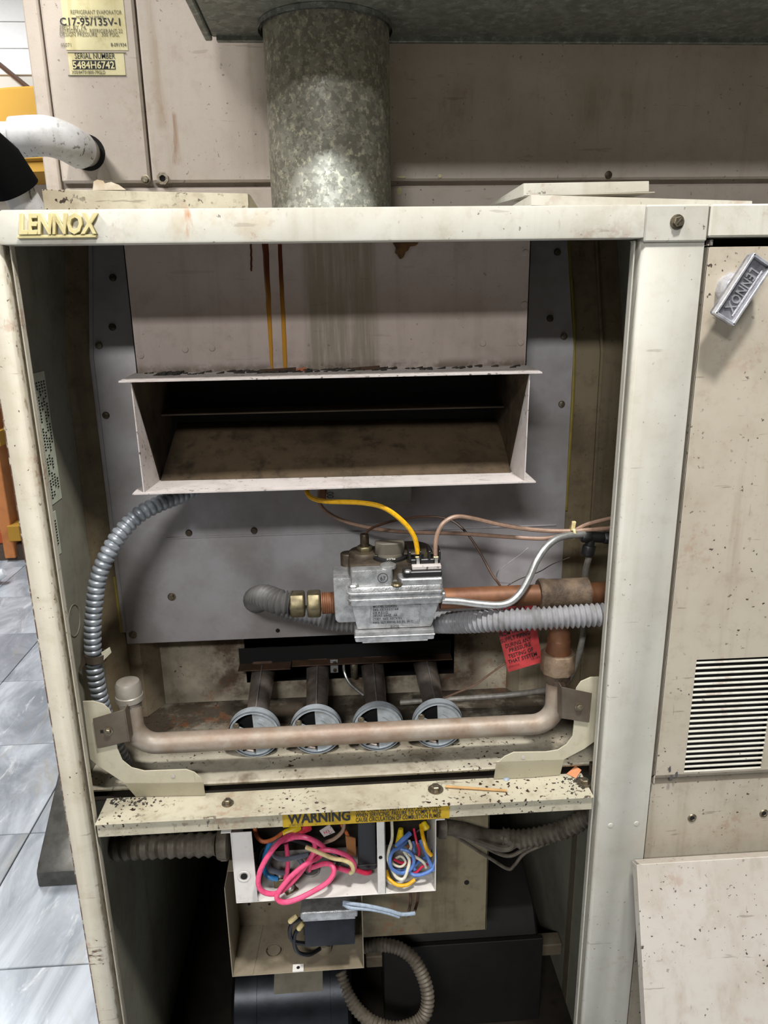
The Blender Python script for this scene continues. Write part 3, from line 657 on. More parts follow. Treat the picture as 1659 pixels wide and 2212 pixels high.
def drip(px0, px1, py0, py1, w0, w1, name='drip'):
    n = 12; pts = [at(px0+(px1-px0)*k/n+random.uniform(-.6, .6), py0+(py1-py0)*k/n, YH-.0002) for k in range(n+1)]
    m = MB(); vs = []; fs = []
    for k, q in enumerate(pts):
        w = w0+(w1-w0)*k/n
        if k == n: w *= .7
        vs += [q+Vector((-w, .0004, 0)), q+Vector((-w*.5, -.0008, 0)), q+Vector((w*.5, -.0008, 0)), q+Vector((w, .0004, 0))]
    for k in range(n):
        for j in range(3): fs.append((k*4+j, k*4+j+1, k*4+5+j, k*4+4+j))
    m.add(vs, fs).build(name, M['drip'], dh)
drip(542, 543, 526, 586, .0013, .0013); drip(573, 588, 526, 798, .0042, .0022); drip(604, 617, 528, 800, .0026, .0032)
for px, py in ((1135, 546), (1133, 658), (1125, 740), (1043, 742), (400, 755), (458, 752), (304, 768)):
    MB().lathe([(.0042, 0), (.0034, .0009), (.001, .0011)], at(px, py, YH-.0001), (0, -1, 0), 12).build('rivet', M['hood'], dh)
MB().slab(P3_([(848, 524), (905, 524), (898, 531), (886, 532), (882, 541), (876, 544), (872, 556), (864, 560), (858, 550), (853, 546), (856, 536)], YH-.004), (0, .0035, 0)).build('rust_clump', metal('flaky_rust', '#6a4a20', '#3a240e', 120, .8, .1), dh, .0008)
tw = MB()
for k in range(260):
    x = random.choice((random.uniform(-.215, -.19), random.uniform(-.12, .06), random.uniform(-.24, .23))); y = random.uniform(.105, .139)
    s_ = random.uniform(.0006, .0028); tw.obox((x, y, ZP+.002), (1, random.uniform(-1, 1), .2), (random.uniform(-1, 1), 1, .1), (0, .2, 1), s_*1.6, s_*.7, s_*.5)
d_ = tw.build('flakes', M['grime'], dh); d_['kind'] = 'stuff'
for px0, px1, py, mt in ((560, 640, 803, M['rust']), (640, 662, 803, M['wire_orange']), (760, 820, 799, M['rust'])):
    p, q = at(px0, py, .128), at(px1, py-3, .134); MB().slab([(p.x, .118, ZP+.002), (q.x, .120, ZP+.002), (q.x, .134, ZP+.005), (p.x, .136, ZP+.003)], (0, 0, .0006)).build('flake', mt, dh)

# grey limit box just below the hood
lb = thing('limit_control_box', 'flat pale grey box on the zinc panel under the hood lip', 'box', at(798, 1070, .20))
a, b = at(706, 1040, .185), at(890, 1087, .185)
MB().box(a.x, b.x, .185, .2045, b.z, b.z+.045).build('case', M['greybox'], lb, .0012)
text('00', .011, at(721, 1069, .1848), (0, 0, 1), (-1, 0, 0), M['ink'], lb, width=.009)
c_ = at(698, 1074, .19); MB().box(c_.x-.004, c_.x+.004, .188, .2, c_.z-.004, c_.z+.016).build('terminal', M['copper'], lb, .0006)

# ================================================================== gas valve
YV = .040
gv = thing('gas_valve', 'silver cast gas valve with grey knob in the middle of the compartment', 'valve', at(850, 1390, .08))
def vx(px, Y=YV, py=1280): return at(px, py, Y).x
def vz(py, Y=YV, px=850): return at(px, py, Y).z
x0, x1 = vx(752), vx(957)
zt, zb = vz(1267), vz(1311)
# layered flange
MB().prism([(x0, YV+.004), (x0+.004, YV), (x1-.003, YV), (x1, YV+.003), (x1, .118), (x0, .118)], 'z', zb+.002, zt).build('cover_flange', M['alum'], gv, .0012)
for k, zz in enumerate((vz(1281), vz(1295))):
    MB().prism([(x0-.001, YV+.003), (x0+.003, YV-.0015), (x1-.002, YV-.0015), (x1+.001, YV+.002), (x1+.001, .116), (x0-.001, .116)], 'z', zz-.0016, zz+.0016).build('flange_rib', M['alum'], gv, .0005)
MB().box(x0+.002, x1-.002, YV+.001, .11, vz(1299)-.0012, vz(1299)+.0008).build('gasket', M['copper'], gv)
# lower regulator body (tapering)
ta, tb_ = vx(766), vx(940); ba, bb = vx(772, YV, 1385), vx(932, YV, 1385)
zl0, zl1 = vz(1362), vz(1312)
MB().add([(ta-.004, YV+.002, zl1+.004), (tb_+.006, YV+.002, zl1+.004), (tb_+.004, .108, zl1+.004), (ta-.004, .108, zl1+.004), (ba, YV+.006, zl0), (bb+.001, YV+.006, zl0), (bb, .100, zl0), (ba, .100, zl0)],
         [(3,2,1,0),(4,5,6,7),(0,1,5,4),(1,2,6,5),(2,3,7,6),(3,0,4,7)]).build('regulator_body', M['alum'], gv, .003, seg=2)
MB().box(ba-.003, bb+.004, YV, .104, vz(1390, YV)+.003, zl0-.0005).build('bottom_cap', M['alum'], gv, .003, seg=2)
MB().box(ba-.0035, bb+.0045, YV-.0006, .1046, vz(1374)-.001, vz(1374)+.001).build('cap_seam', M['alum'], gv, .0004)
MB().box(ba+.006, bb-.004, YV+.001, .09, vz(1390, YV)+.001, vz(1390, YV)+.0035).build('bottom_rib', M['alum'], gv, .0008)
# dark greasy main casting with level top
ZM = .789
MB().prism([(vx(757), .062), (vx(957)-.004, .062), (vx(957)-.004, .120), (vx(905), .134), (vx(800), .134), (vx(757), .122)], 'z', zt-.002, ZM-.006).build('main_casting', M['cast_dark'], gv, .003, seg=2)
# silver blocks standing on the flange
MB().prism([(vx(760), YV+.004), (vx(848), YV+.004), (vx(850), YV+.008), (vx(850), .060), (vx(758), .060)], 'z', zt-.001, vz(1232)).build('pilot_block', M['alum'], gv, .0025, seg=2)
MB().prism([(vx(868), YV+.001), (x1-.0005, YV+.001), (x1-.0005, .075), (vx(862), .075), (vx(862), YV+.012)], 'z', zt-.001, vz(1253)).build('solenoid_block', M['alum'], gv, .0015)
bs = MB().box(vx(873), vx(956), YV+.006, .078, vz(1253), vz(1241)).build('terminal_base', M['black'], gv, .001)
MB().box(vx(893), vx(956), YV+.012, .072, vz(1241), vz(1233)).build('white_insulator', M['plate_white'], bs, .0006)
tb2 = MB().box(vx(891), vx(955), YV+.020, .080, vz(1233), vz(1233)+.006).build('terminal_block', M['black'], gv, .0008)
for px in (889, 912, 932, 954): MB().box(vx(px)-.0012, vx(px)+.0012, YV+.018, .082, vz(1233)+.005, vz(1233)+.017).build('divider', M['black'], tb2, .0005)
for px in (902, 941):
    p = at(px, 1212, .066); MB().box(p.x-.0042, p.x+.0042, .060, .066, p.z-.008, p.z+.008).build('spade_connector', M['brass'], tb2, .0012)
    MB().box(p.x-.002, p.x+.002, .0595, .0605, p.z-.006, p.z+.006).build('crimp_seam', M['alum_tube'], tb2)
p = at(921, 1203, .07); MB().box(p.x-.0035, p.x+.0035, .069, .0705, p.z-.004, p.z+.006).build('spade', M['brass'], tb2)
# boss with nut for the thermocouple line
bo = at(788, 1188, .098); MB().lathe([(.021, 0), (.021, .012), (.019, .016)], (bo.x, .098, ZM-.016), (0, 0, 1), 28).build('boss', M['cast_dark'], gv)
MB().lathe([(.0105, .014), (.0105, .022)], (bo.x, .098, ZM-.016), (0, 0, 1), 6).build('hex_nut', M['brass'], gv, .0006)
MB().lathe([(.0058, .02), (.0058, .036), (.0048, .038)], (bo.x, .098, ZM-.016), (0, 0, 1), 12).build('tube_nut', M['zinc_dark'], gv)
bo2 = at(905, 1192, .115); MB().lathe([(.026, 0), (.026, .010), (.024, .013)], (vx(890, .1), .108, ZM-.014), (0, 0, 1), 28).build('boss', M['cast_dark'], gv)
# knob with black dial ring
kc = Vector((vx(842, .085, 1200), .086, ZM-.006))
MB().lathe([(.0225, 0), (.0225, .003), (.020, .0035)], kc, (0, 0, 1), 40).build('dial_ring', M['black'], gv)
kn = MB().lathe([(.0165, .0035), (.0160, .006)], kc, (0, 0, 1), 36).build('knob', M['knob'], gv)
g = MB().prism([(kc.x-.0185, kc.y-.004), (kc.x-.010, kc.y-.010), (kc.x+.010, kc.y-.010), (kc.x+.0185, kc.y-.004), (kc.x+.0185, kc.y+.004), (kc.x+.010, kc.y+.008), (kc.x-.010, kc.y+.008), (kc.x-.0185, kc.y+.004)], 'z', kc.z+.005, kc.z+.021).build('grip', M['knob'], kn, .001)
text('PILOT', .006, (kc.x, kc.y-.0165, kc.z+.0036), (-1, 0, 0), (0, -1, 0), M['white_ink'], gv, width=.011, bold=.01)
text('OFF', .0045, (kc.x-.0195, kc.y-.002, kc.z+.0036), (0, -1, 0), (1, 0, 0), M['white_ink'], gv, width=.006)
text('ON', .0045, (kc.x+.0195, kc.y-.002, kc.z+.0036), (0, 1, 0), (-1, 0, 0), M['white_ink'], gv, width=.005)
MB().lathe([(.0098, 0), (.0098, .0035), (.008, .0045)], (vx(839, .05, 1230), .054, vz(1232)-.001), (0, 0, 1), 20).build('adjusting_screw', M['alum_tube'], gv)
for px, py in ((764, 1266), (857, 1264)):
    q = on_z(px, py, zt); MB().lathe([(.0068, 0), (.0068, .0012), (.0052, .003)], q, (0, 0, 1), 18).build('screw', M['alum_tube'] if px < 800 else M['brass'], gv)
q = on_z(881, 1236, vz(1241)); MB().lathe([(.0042, 0), (.0042, .0015), (.003, .0028)], q, (0, 0, 1), 16).build('screw', M['alum_tube'], gv)
# stamped label on the regulator face
def vface(px, py):
    t_ = (py-1312)/50.; return at(px, py, YV+.002+.004*t_-.0006)
for s, py, w in (('MODEL SX242N', 1311, 52), ('242-131111-1164', 1318, 56), ('1/2 P.S.I.G.', 1325, 34), ('24VAC 60HZ. .6A', 1331, 54), ('CUST. NO. 50C9701', 1338, 64), ('REG. SET PRESS. 3.5 IN. W.C.', 1345, 90)):
    c_ = vface(805+w/2, py+0.8); text(s, .0033, c_, (1, 0, 0), (0, -.07, 1), M['ink'], gv, width=w*.00056, bold=.015)
c_ = vface(853, 1356); text('8420', .0036, c_, (1, 0, 0), (0, -.07, 1), M['ink'], gv, width=.0105)
fr = [vface(802, 1305), vface(909, 1305), vface(906, 1346), vface(799, 1346)]
MB().tube(fr+[fr[0]], .00022, 4).build('label_border', M['ink'], gv)
c_ = at(827, 1254, YV+.0035); text('67', .006, c_, (1, 0, 0), (0, 0, 1), M['ink'], gv, width=.0065)
MB().lathe([(.0064, 0), (.0064, .0002), (.0058, .0002), (.0058, 0)], at(827, 1248.5, YV+.0038), (0, -1, 0), 28, cap=False).build('ink_circle', M['ink'], gv)
# inlet block and side ear
MB().prism([(vx(722, .06), vz(1340, .06)+.004), (vx(724, .06)+.003, vz(1340, .06)), (vx(772, .06), vz(1340, .06)), (vx(772, .06), vz(1243, .06)), (vx(720, .06), vz(1243, .06))], 'y', .058, .105).build('inlet_block', M['alum'], gv, .003, seg=2)
MB().lathe([(.010, 0), (.010, .05)], (vx(752, .1, 1200), .105, ZM-.055), (0, 0, 1), 18).build('corner_lug', M['cast_dark'], gv, .001)
MB().box(vx(956), vx(964), YV+.006, YV+.018, vz(1307), vz(1289)).build('tube_fitting', M['alum'], gv, .001)

# flexible gas connector with hex nuts on the left of the valve
fx = thing('flexible_gas_connector', 'ribbed grey flexible connector with brass hex nuts left of the gas valve', 'connector', at(600, 1320, .08))
zc = vz(1297, .08); xi = vx(724, .08)
MB().tube([(xi+.004, .08, zc), (vx(694, .08), .08, zc)], .0135, 22, rad=None).build('threaded_nipple', M['copper'], fx)
for k in range(6):
    X_ = vx(696, .08)+k*.0026; MB().lathe([(.0135, 0), (.0146, .0006), (.0135, .0012)], (X_, .08, zc), (1, 0, 0), 20, cap=False).build('thread', M['copper'], fx)
MB().lathe([(.0165, 0), (.0180, .002), (.0180, .015), (.0165, .017)], (vx(663, .08), .08, zc), (1, 0, 0), 6).build('hex_nut', M['brass'], fx, .0006)
MB().lathe([(.0160, 0), (.0175, .002), (.0175, .017), (.016, .019)], (vx(625, .08), .08, zc+.0005), (1, 0, 0), 6).build('hex_nut', M['brass'], fx, .0006)
pth = [Vector((vx(627, .08), .08, zc+.001)), Vector((vx(600, .08), .083, zc+.003)), at(573, 1290, .10), at(556, 1293, .125), at(552, 1297, .155), at(556, 1300, .205)]
corrugated(pth, .0168, .0066, .0040, 'round', 18).build('ribbed_tube', M['pvcdark'], fx)

# gas supply pipe with tee, drop to union
YG = .068
gp = thing('gas_supply_pipe', 'brown oxidised gas pipe with rough tee running from the valve to the right', 'pipe', at(1130, 1310, YG))
pl_, pr_ = at(955, 1287, YG), at(1345, 1284, YG); zg = .5*(pl_.z+pr_.z)
xt0, xt1 = at(1163, 1285, YG).x, at(1268, 1285, YG).x; xu = at(1203, 1370, YG).x
MB().tube([(pl_.x-.003, YG, zg), (xt0+.006, YG, zg)], .0135, 26).build('pipe', M['copper'], gp)
MB().tube([(xt1-.006, YG, zg), (.385, YG, zg)], .0135, 26).build('pipe', M['copper'], gp)
M['tee'] = metal('rough_iron', '#6e5c4a', '#4c3f34', 60, .7, .3, .5, '#221c18', .8)
m = MB().lathe([(.0195, 0), (.0212, .002), (.0212, .008), (.020, .010), (.020, xt1-xt0-.008), (.0205, xt1-xt0)], (xt0, YG, zg), (1, 0, 0), 30)
m.lathe([(.0165, 0), (.0175, .028), (.0185, .031)], (xu, YG, zg-.0001), (0, 0, -1), 24); m.build('tee', M['tee'], gp)

# ================================================================== manifold
YM = .060
mp = thing('burner_manifold_pipe', 'long grey brown manifold pipe with capped upturned end in front of the burners', 'pipe', at(740, 1600, YM))
M['manifold'] = metal('manifold_steel', '#9b9184', '#8a7866', 26, .5, .2, .55, '#70462a', .4)
zl, zr = at(300, 1610, YM), at(1180, 1561, YM); zm = .5*(zl.z+zr.z)
xl, xr = at(284, 1540, YM).x, at(1201, 1500, YM).x
R_ = .030
def elbow_pts(cx, cz, a0, a1, r, n=10): return [Vector((cx+r*math.cos(math.radians(a0+(a1-a0)*k/n)), YM, cz+r*math.sin(math.radians(a0+(a1-a0)*k/n)))) for k in range(n+1)]
zcap = at(284, 1512, YM).z; zun = at(1201, 1470, YM).z
pth = [Vector((xl, YM, zcap))]+elbow_pts(xl+R_, zm+R_, 180, 270, R_)+elbow_pts(xr-R_, zm+R_, 270, 360, R_)+[Vector((xr, YM, zun))]
MB().tube(pth, .0136, 26).build('bent_pipe', M['manifold'], mp)
for k in range(4): MB().lathe([(.0136, 0), (.0142, .0006), (.0136, .0012)], (xl, YM, zcap-.006+k*.0022), (0, 0, 1), 20, cap=False).build('thread', M['manifold'], mp)
M['capm'] = metal('dull_cap', '#a29a8e', '#8b8276', 40, .45, .35)
MB().lathe([(.0150, .001), (.0172, .001), (.0172, .008), (.0162, .009), (.0160, .022), (.0140, .0265), (.007, .029)], (xl, YM, zcap), (0, 0, 1), 28).build('pipe_cap', M['capm'], mp)
un = thing('pipe_union', 'brown octagonal pipe union above the right end of the manifold', 'union', (xr, YM, zun))
M['union'] = metal('union_iron', '#8f7a64', '#6f5a46', 60, .6, .3, .3, '#5a4634', .6)
hx = at(1201, 1450, YM).z; hx2 = at(1201, 1408, YM).z
MB().lathe([(.0165, 0), (.0175, .006), (.0175, hx-zun+.001)], (xr, YM, zun), (0, 0, 1), 26).build('lower_half', M['tee'], un)
MB().lathe([(.0215, 0), (.0225, .001), (.0225, hx2-hx-.001), (.0215, hx2-hx)], (xr, YM, hx), (0, 0, 1), 8).build('union_nut', M['union'], un, .0008)
MB().lathe([(.0165, 0), (.0145, .012), (.0150, .018), (.0136, .020), (.0136, zg-.034-hx2)], (xr, YM, hx2), (0, 0, 1), 24).build('upper_half', M['copper'], un)

def bracket(pts, crease, foot, label, clamp, slot, scr, lock):
    """stamped arm: flat upper sheet plus a foot whose lower part kicks forward"""
    t = thing('manifold_bracket', label, 'bracket', at(*foot[0], .02)); Y0 = .034
    P = [at(px, py, Y0) for px, py in pts]
    MB().slab(P, (0, .0016, 0)).build('arm', M['bracket'], t, .0005)
    n = len(foot)//2; top = [at(px, py, Y0) for px, py in foot[:n]]; bot = [on_z(px, py, .4785) for px, py in foot[n:]]
    MB().strip(top, bot, (0, .0016, .0004)).build('foot', M['bracket'], t)
    c0, c1, c2, c3 = [at(px, py, .0300) for i, (px, py) in enumerate(clamp)]
    MB().slab([c0, c1, c2, c3], (0, .0016, 0)).build('clamp_plate', M['clamp'], t, .0004)
    e_ = [c0, c1, c2, c3]; MB().slab([e_[lock[0]], e_[lock[1]], e_[lock[1]]+Vector((0, .02, 0)), e_[lock[0]]+Vector((0, .02, 0))], (.0012, 0, 0)).build('clamp_return', M['clamp'], t)
    q = at(*scr, .0298); screw(HEX, q, t, .95)
    if slot: s0 = at(scr[0]-10, scr[1]+1, .0298); MB().obox(s0, (1, 0, 0), (0, 1, 0), (0, 0, 1), .004, .0004, .002).build('slot', M['dark'], t)
    h = at(*lab_hole[label], Y0-.0003); MB().lathe([(.0024, 0), (.0024, .0005)], h, (0, -1, 0), 12).build('rivet_hole', M['plate_white'], t)
    return t
lab_hole = {}
L1 = 'left stamped beige bracket holding the capped end of the manifold'; L2 = 'right stamped beige bracket holding the manifold below the union'
lab_hole[L1] = (374, 1677); lab_hole[L2] = (1130, 1636)
bracket([(178, 1515), (200, 1514), (222, 1520), (236, 1532), (246, 1556), (250, 1590), (254, 1618), (264, 1642), (284, 1658), (312, 1665), (402, 1662), (420, 1668), (433, 1679), (439, 1690), (330, 1692), (268, 1692), (212, 1655), (194, 1640)], None,
        [(268, 1692), (330, 1692), (439, 1690), (293, 1721), (345, 1720), (443, 1718)], L1, [(200, 1553), (268, 1533), (278, 1602), (210, 1617)], True, (234, 1579), (1, 2))
bracket([(1302, 1462), (1276, 1463), (1255, 1472), (1245, 1486), (1240, 1520), (1240, 1560), (1237, 1590), (1224, 1608), (1205, 1620), (1180, 1624), (1110, 1625), (1090, 1634), (1078, 1645), (1073, 1646), (1160, 1643), (1218, 1641), (1262, 1618), (1290, 1598)], None,
        [(1073, 1646), (1150, 1643), (1218, 1641), (1067, 1683), (1140, 1680), (1210, 1674)], L2, [(1212, 1484), (1279, 1498), (1273, 1561), (1212, 1552)], False, (1251, 1526), (0, 3))

# ================================================================== burners
def burner(i, cx, label):
    Yd, zd, r = .100, .5286, .0355
    t = thing('gas_burner', label, 'burner', (cx, Yd, .495), 'gas burners in a row behind the manifold')
    m = MB(); n = 40; Z = lambda a, q: (cx+q*math.cos(a), Yd, zd+q*math.sin(a))
    # cupped rim
    m.lathe([(r, -.002), (r, .010), (r-.0015, .010), (r-.0015, 0), (r-.0040, -.0004), (r-.0040, -.002)], (cx, Yd, zd), (0, 1, 0), 44, cap=False)
    m.build('shutter_rim', M['shutter'], t)
    def sector(a0, a1, y, r0, r1, name, mat):
        k = max(3, int(abs(a1-a0)/8)); A_ = [math.radians(a0+(a1-a0)*j/k) for j in range(k+1)]
        pts = [(cx+r1*math.cos(a), y, zd+r1*math.sin(a)) for a in A_]+[(cx+r0*math.cos(a), y, zd+r0*math.sin(a)) for a in reversed(A_)]
        MB().slab(pts, (0, .0012, 0)).build(name, mat, t)
    sector(-88, 92, Yd-.0004, .004, r-.004, 'shutter_blade', M['shutter'])      # right half closed
    sector(148, 210, Yd-.0004, .004, r-.004, 'shutter_blade', M['shutter'])     # left wedge
    sector(210, 236, Yd+.0004, .004, r-.004, 'shutter_blade', M['shutter'])
    sector(-6, 70, Yd-.0014, r-.017, r-.012, 'pressed_rib', M['shutter'])
    MB().lathe([(.0065, 0), (.0065, .002), (.004, .0035)], (cx, Yd, zd), (0, -1, 0), 16).build('orifice_hub', M['brass'], t)
    a = math.radians(148); screw(RND, (cx+.0275*math.cos(a), Yd-.0016, zd+.0275*math.sin(a)), t, .92)
    MB().lathe([(r-.002, .004), (.024, .016), (.0165, .034), (.0155, .06), (.0175, .13), (.019, .165)], (cx, Yd, zd), Vector((0, 1, .09)), 24, cap=False).build('venturi_tube', M['venturi'], t)
    MB().lathe([(r-.006, .012), (r-.007, .0125)], (cx, Yd, zd), (0, 1, 0), 24).build('throat', M['dark'], t)
    MB().slab([(cx-.0005, .118, zd+.018), (cx-.0005, .235, zd+.033), (cx-.0005, .235, zd+.0275), (cx-.0005, .118, zd+.012)], (.0012, 0, 0)).build('weld_fin', M['alum_tube'], t)
    MB().box(cx-.017, cx+.017, .242, .34, zd+.004, zd+.034).build('burner_head', M['rust'], t, .003)
for i, (cx, w) in enumerate(((-.1283, 'leftmost'), (-.0436, 'second from left'), (.0419, 'third from left'), (.1250, 'rightmost'))):
    burner(i, cx, f'{w} of four gas burners with round zinc air shutter behind the manifold')
pb = thing('pilot_burner', 'small pilot burner bracket in the dark burner opening between middle burners', 'pilot', at(745, 1450, .235))
a = at(722, 1439, .232); MB().box(a.x-.006, a.x+.006, .231, .233, a.z-.011, a.z+.011).build('bracket_plate', M['alum'], pb, .0005)
for dz in (.006, -.006): screw(RNDD, (a.x+.001, .2308, a.z+dz), pb, .6)
a = at(765, 1445, .236); MB().lathe([(.005, -.014), (.006, -.004), (.006, .01), (.004, .013)], a, (0, 0, 1), 14).build('pilot_hood', M['zinc'], pb)
MB().tube(smooth_path([at(742, 1430, .235), at(744, 1452, .232), at(756, 1477, .22), at(786, 1503, .20)]), .0022, 10).build('pilot_tube', M['alum_tube'], pb)

# ================================================================== conduits, tubes and wires in the burner compartment
def P3(pts): return [at(*p) for p in pts]
def wire(name, label, pts, r, mat, cat='wire', group=None, seg=8, n=8):
    o = MB().tube(smooth_path(P3(pts), n), r, seg).build(name, mat); return tag(o, label, cat, group)
bx = thing('armored_conduit', 'silver spiral armored cable arching down the left side of the compartment', 'conduit', at(215, 1500, .1))
corrugated(P3([(430, 1050, .185), (392, 1070, .165), (345, 1088, .14), (300, 1112, .12), (262, 1150, .105), (232, 1198, .095), (212, 1250, .09), (204, 1305, .087), (200, 1360, .085), (202, 1420, .085), (210, 1480, .085), (225, 1540, .088), (246, 1600, .09), (270, 1655, .10)]), .0110, .0085, .0024, 'bx', 16).build('spiral_armor', M['bx'], bx)
cl = thing('cable_clip', 'tan strap clip around the armored cable on the left wall', 'clip', at(205, 1420, .085))
rg = []
c0 = at(206, 1418, .086)
MB().lathe([(.0125, -.005), (.0135, -.005), (.0135, .005), (.0125, .005)], c0, (.08, 0, 1), 26, cap=False).build('strap', M['clamp'], cl)
MB().slab([c0+Vector((.010, -.006, .008)), c0+Vector((.020, -.002, .013)), c0+Vector((.021, -.001, .005)), c0+Vector((.012, -.006, -.003))], (0, .0012, 0)).build('tail', M['bracket'], cl)
MB().slab([c0+Vector((-.0135, -.004, .004)), c0+Vector((-.010, -.010, -.004)), c0+Vector((-.021, -.006, -.020)), c0+Vector((-.023, 0, -.016))], (0, .0012, 0)).build('tab', M['clamp'], cl)

rc = thing('ribbed_vinyl_conduit', 'light grey ribbed flexible conduit passing behind the valve to the right post', 'conduit', at(1150, 1350, .06))
corrugated(P3([(602, 1314, .165), (660, 1326, .16), (740, 1343, .158), (850, 1348, .15), (935, 1345, .115), (1000, 1344, .08), (1070, 1340, .052), (1150, 1337, .036), (1230, 1332, .030), (1330, 1326, .028)]), .0150, .0066, .0036, 'round', 18).build('ribbed_tube', M['pvcribs'], rc)

wire('yellow_wire', 'yellow insulated wire arching from the hood lip to the valve terminal', [(672, 1045, .15), (663, 1062, .125), (675, 1076, .105), (705, 1083, .095), (780, 1086, .075), (830, 1097, .066), (872, 1128, .063), (895, 1160, .063), (903, 1196, .063)], .0031, M['wire_yellow'])
wire('tan_wire', 'pinkish tan wire looping up from the right valve terminal', [(941, 1200, .063), (941, 1175, .063), (946, 1150, .064), (960, 1128, .066), (985, 1116, .07), (1020, 1119, .075), (1080, 1133, .08), (1150, 1144, .085), (1230, 1147, .085), (1330, 1140, .085)], .0027, M['wire_tan'])
wire('tan_wire', 'pinkish tan wire sagging from the grey box across to the right post', [(690, 1060, .18), (691, 1088, .17), (715, 1112, .165), (760, 1131, .16), (830, 1145, .15), (900, 1150, .14), (1000, 1153, .125), (1100, 1160, .11), (1180, 1163, .098), (1232, 1150, .092), (1270, 1132, .09), (1330, 1117, .09)], .0026, M['wire_tan'])
wire('capillary_tube', 'thin dark brown capillary tube curving over the valve toward the gas pipe', [(786, 1172, .098), (788, 1158, .1), (797, 1145, .105), (820, 1134, .115), (860, 1123, .13), (915, 1116, .14), (955, 1118, .14), (985, 1130, .135), (1015, 1160, .125), (1042, 1203, .115), (1062, 1240, .105), (1078, 1262, .10), (1100, 1300, .10)], .0017, M['wire_brown'], 'tube')
wire('aluminium_tube', 'shiny aluminium pilot tube sweeping up from the valve to the black fitting', [(955, 1297, .05), (990, 1299, .049), (1030, 1304, .048), (1075, 1307, .046), (1103, 1300, .046), (1124, 1281, .048), (1142, 1250, .052), (1160, 1210, .058), (1184, 1177, .066), (1215, 1159, .076), (1262, 1154, .084)], .0046, M['alum_tube'], 'tube', None, 14)
zt_ = thing('cable_tie', 'pale plastic tie bundling the tan wires near the right post', 'cable tie', at(1237, 1160, .08))
c0 = at(1237, 1150, .086); MB().lathe([(.0085, -.0015), (.0092, -.0015), (.0092, .0015), (.0085, .0015)], c0, (1, 0, .1), 18, cap=False).build('band', M['wire_cream'], zt_)
MB().obox(c0+Vector((-.001, -.004, .010)), (1, 0, 0), (0, 1, 0), (.1, 0, 1), .0024, .0022, .006).build('head', M['wire_cream'], zt_, .0005)
tf = thing('compression_tee', 'black compression tee fitting where the tubes meet beside the right post', 'fitting', at(1280, 1180, .085))
c0 = at(1284, 1160, .086); d0 = Vector((1, 0, -.10)).normalized()
MB().lathe([(.0070, -.012), (.0085, -.010), (.0085, .000), (.0070, .002)], c0-d0*.006, d0, 6).build('nut', M['black'], tf, .0005)
MB().lathe([(.0070, 0), (.0070, .03)], c0-d0*.006, d0, 12).build('body', M['black'], tf)
MB().lathe([(.0085, .018), (.0085, .045)], c0-d0*.006, d0, 6).build('nut', M['black'], tf, .0005)
d1 = Vector((-.15, 0, -1)).normalized(); MB().lathe([(.0065, 0), (.0065, .012), (.0090, .012), (.0090, .024), (.0075, .026)], c0-d0*.004, d1, 6).build('nut', M['black'], tf, .0005)
wire('pilot_supply_tube', 'dull grey bent tube dropping from the black fitting behind the union to the burners', [(1278, 1180, .086), (1272, 1205, .088), (1265, 1235, .10), (1262, 1290, .11), (1262, 1350, .11), (1254, 1400, .11), (1240, 1445, .115), (1222, 1475, .13), (1180, 1490, .15), (1110, 1500, .17), (1020, 1508, .18), (930, 1513, .19), (865, 1518, .20)], .0042, M['tube_grey'], 'tube', None, 12)
wire('thin_wire', 'thin tan wire running down from the red tag to the rightmost burner', [(1092, 1432, .13), (1060, 1455, .14), (1025, 1480, .15), (985, 1497, .16), (950, 1512, .17)], .0014, M['wire_tan'])
wire('hair_wire', 'fine curled steel wire sticking up behind the gas pipe', [(1141, 1183, .12), (1120, 1200, .12), (1092, 1220, .12), (1076, 1234, .12), (1073, 1250, .12), (1082, 1258, .11), (1105, 1260, .10)], .0006, M['alum_tube'])
wire('hair_wire', 'fine dark steel wire stretching right over the zinc panel', [(1080, 1275, .11), (1120, 1252, .12), (1165, 1235, .12), (1195, 1218, .12), (1231, 1204, .12)], .0006, M['zinc_dark'])
# red warning tag
rt = thing('warning_tag', 'red paper warning tag with black lettering hanging behind the ribbed conduit', 'tag', at(1130, 1450, .09))
YT = .092
tg = MB().slab(P3([(1063, 1312, YT), (1150, 1300, YT), (1172, 1430, YT), (1098, 1452, YT)]), (0, .0006, 0)).build('card', M['redtag'], rt)
rr_ = (at(1167, 1431, YT)-at(1098, 1452, YT)).normalized(); uu_ = Vector((0, -1, 0)).cross(rr_); uu_ = -uu_ if uu_.z < 0 else uu_
for s, px, py, w in (('WARNING', 1108, 1322, 60), ('DISCONNECT', 1108, 1360, 68), ('FROM THE GAS', 1110, 1368, 70), ('SUPPLY PIPING', 1114, 1380, 72), ('DURING ANY', 1120, 1392, 64), ('PRESSURE', 1124, 1402, 54), ('TESTING OF', 1126, 1414, 62), ('THAT SYSTEM', 1130, 1425, 72)):
    text(s, .0066, at(px, py, YT-.0004), rr_, uu_, M['ink'], rt, width=w*.00056, bold=.015)
text('LITHO U.S.A.', .0035, at(1111, 1440, YT-.0004), rr_, uu_, M['ink'], rt, width=.015)
text('19-0M', .004, at(1157, 1424, YT-.0004), rr_, uu_, M['ink'], rt, width=.011)

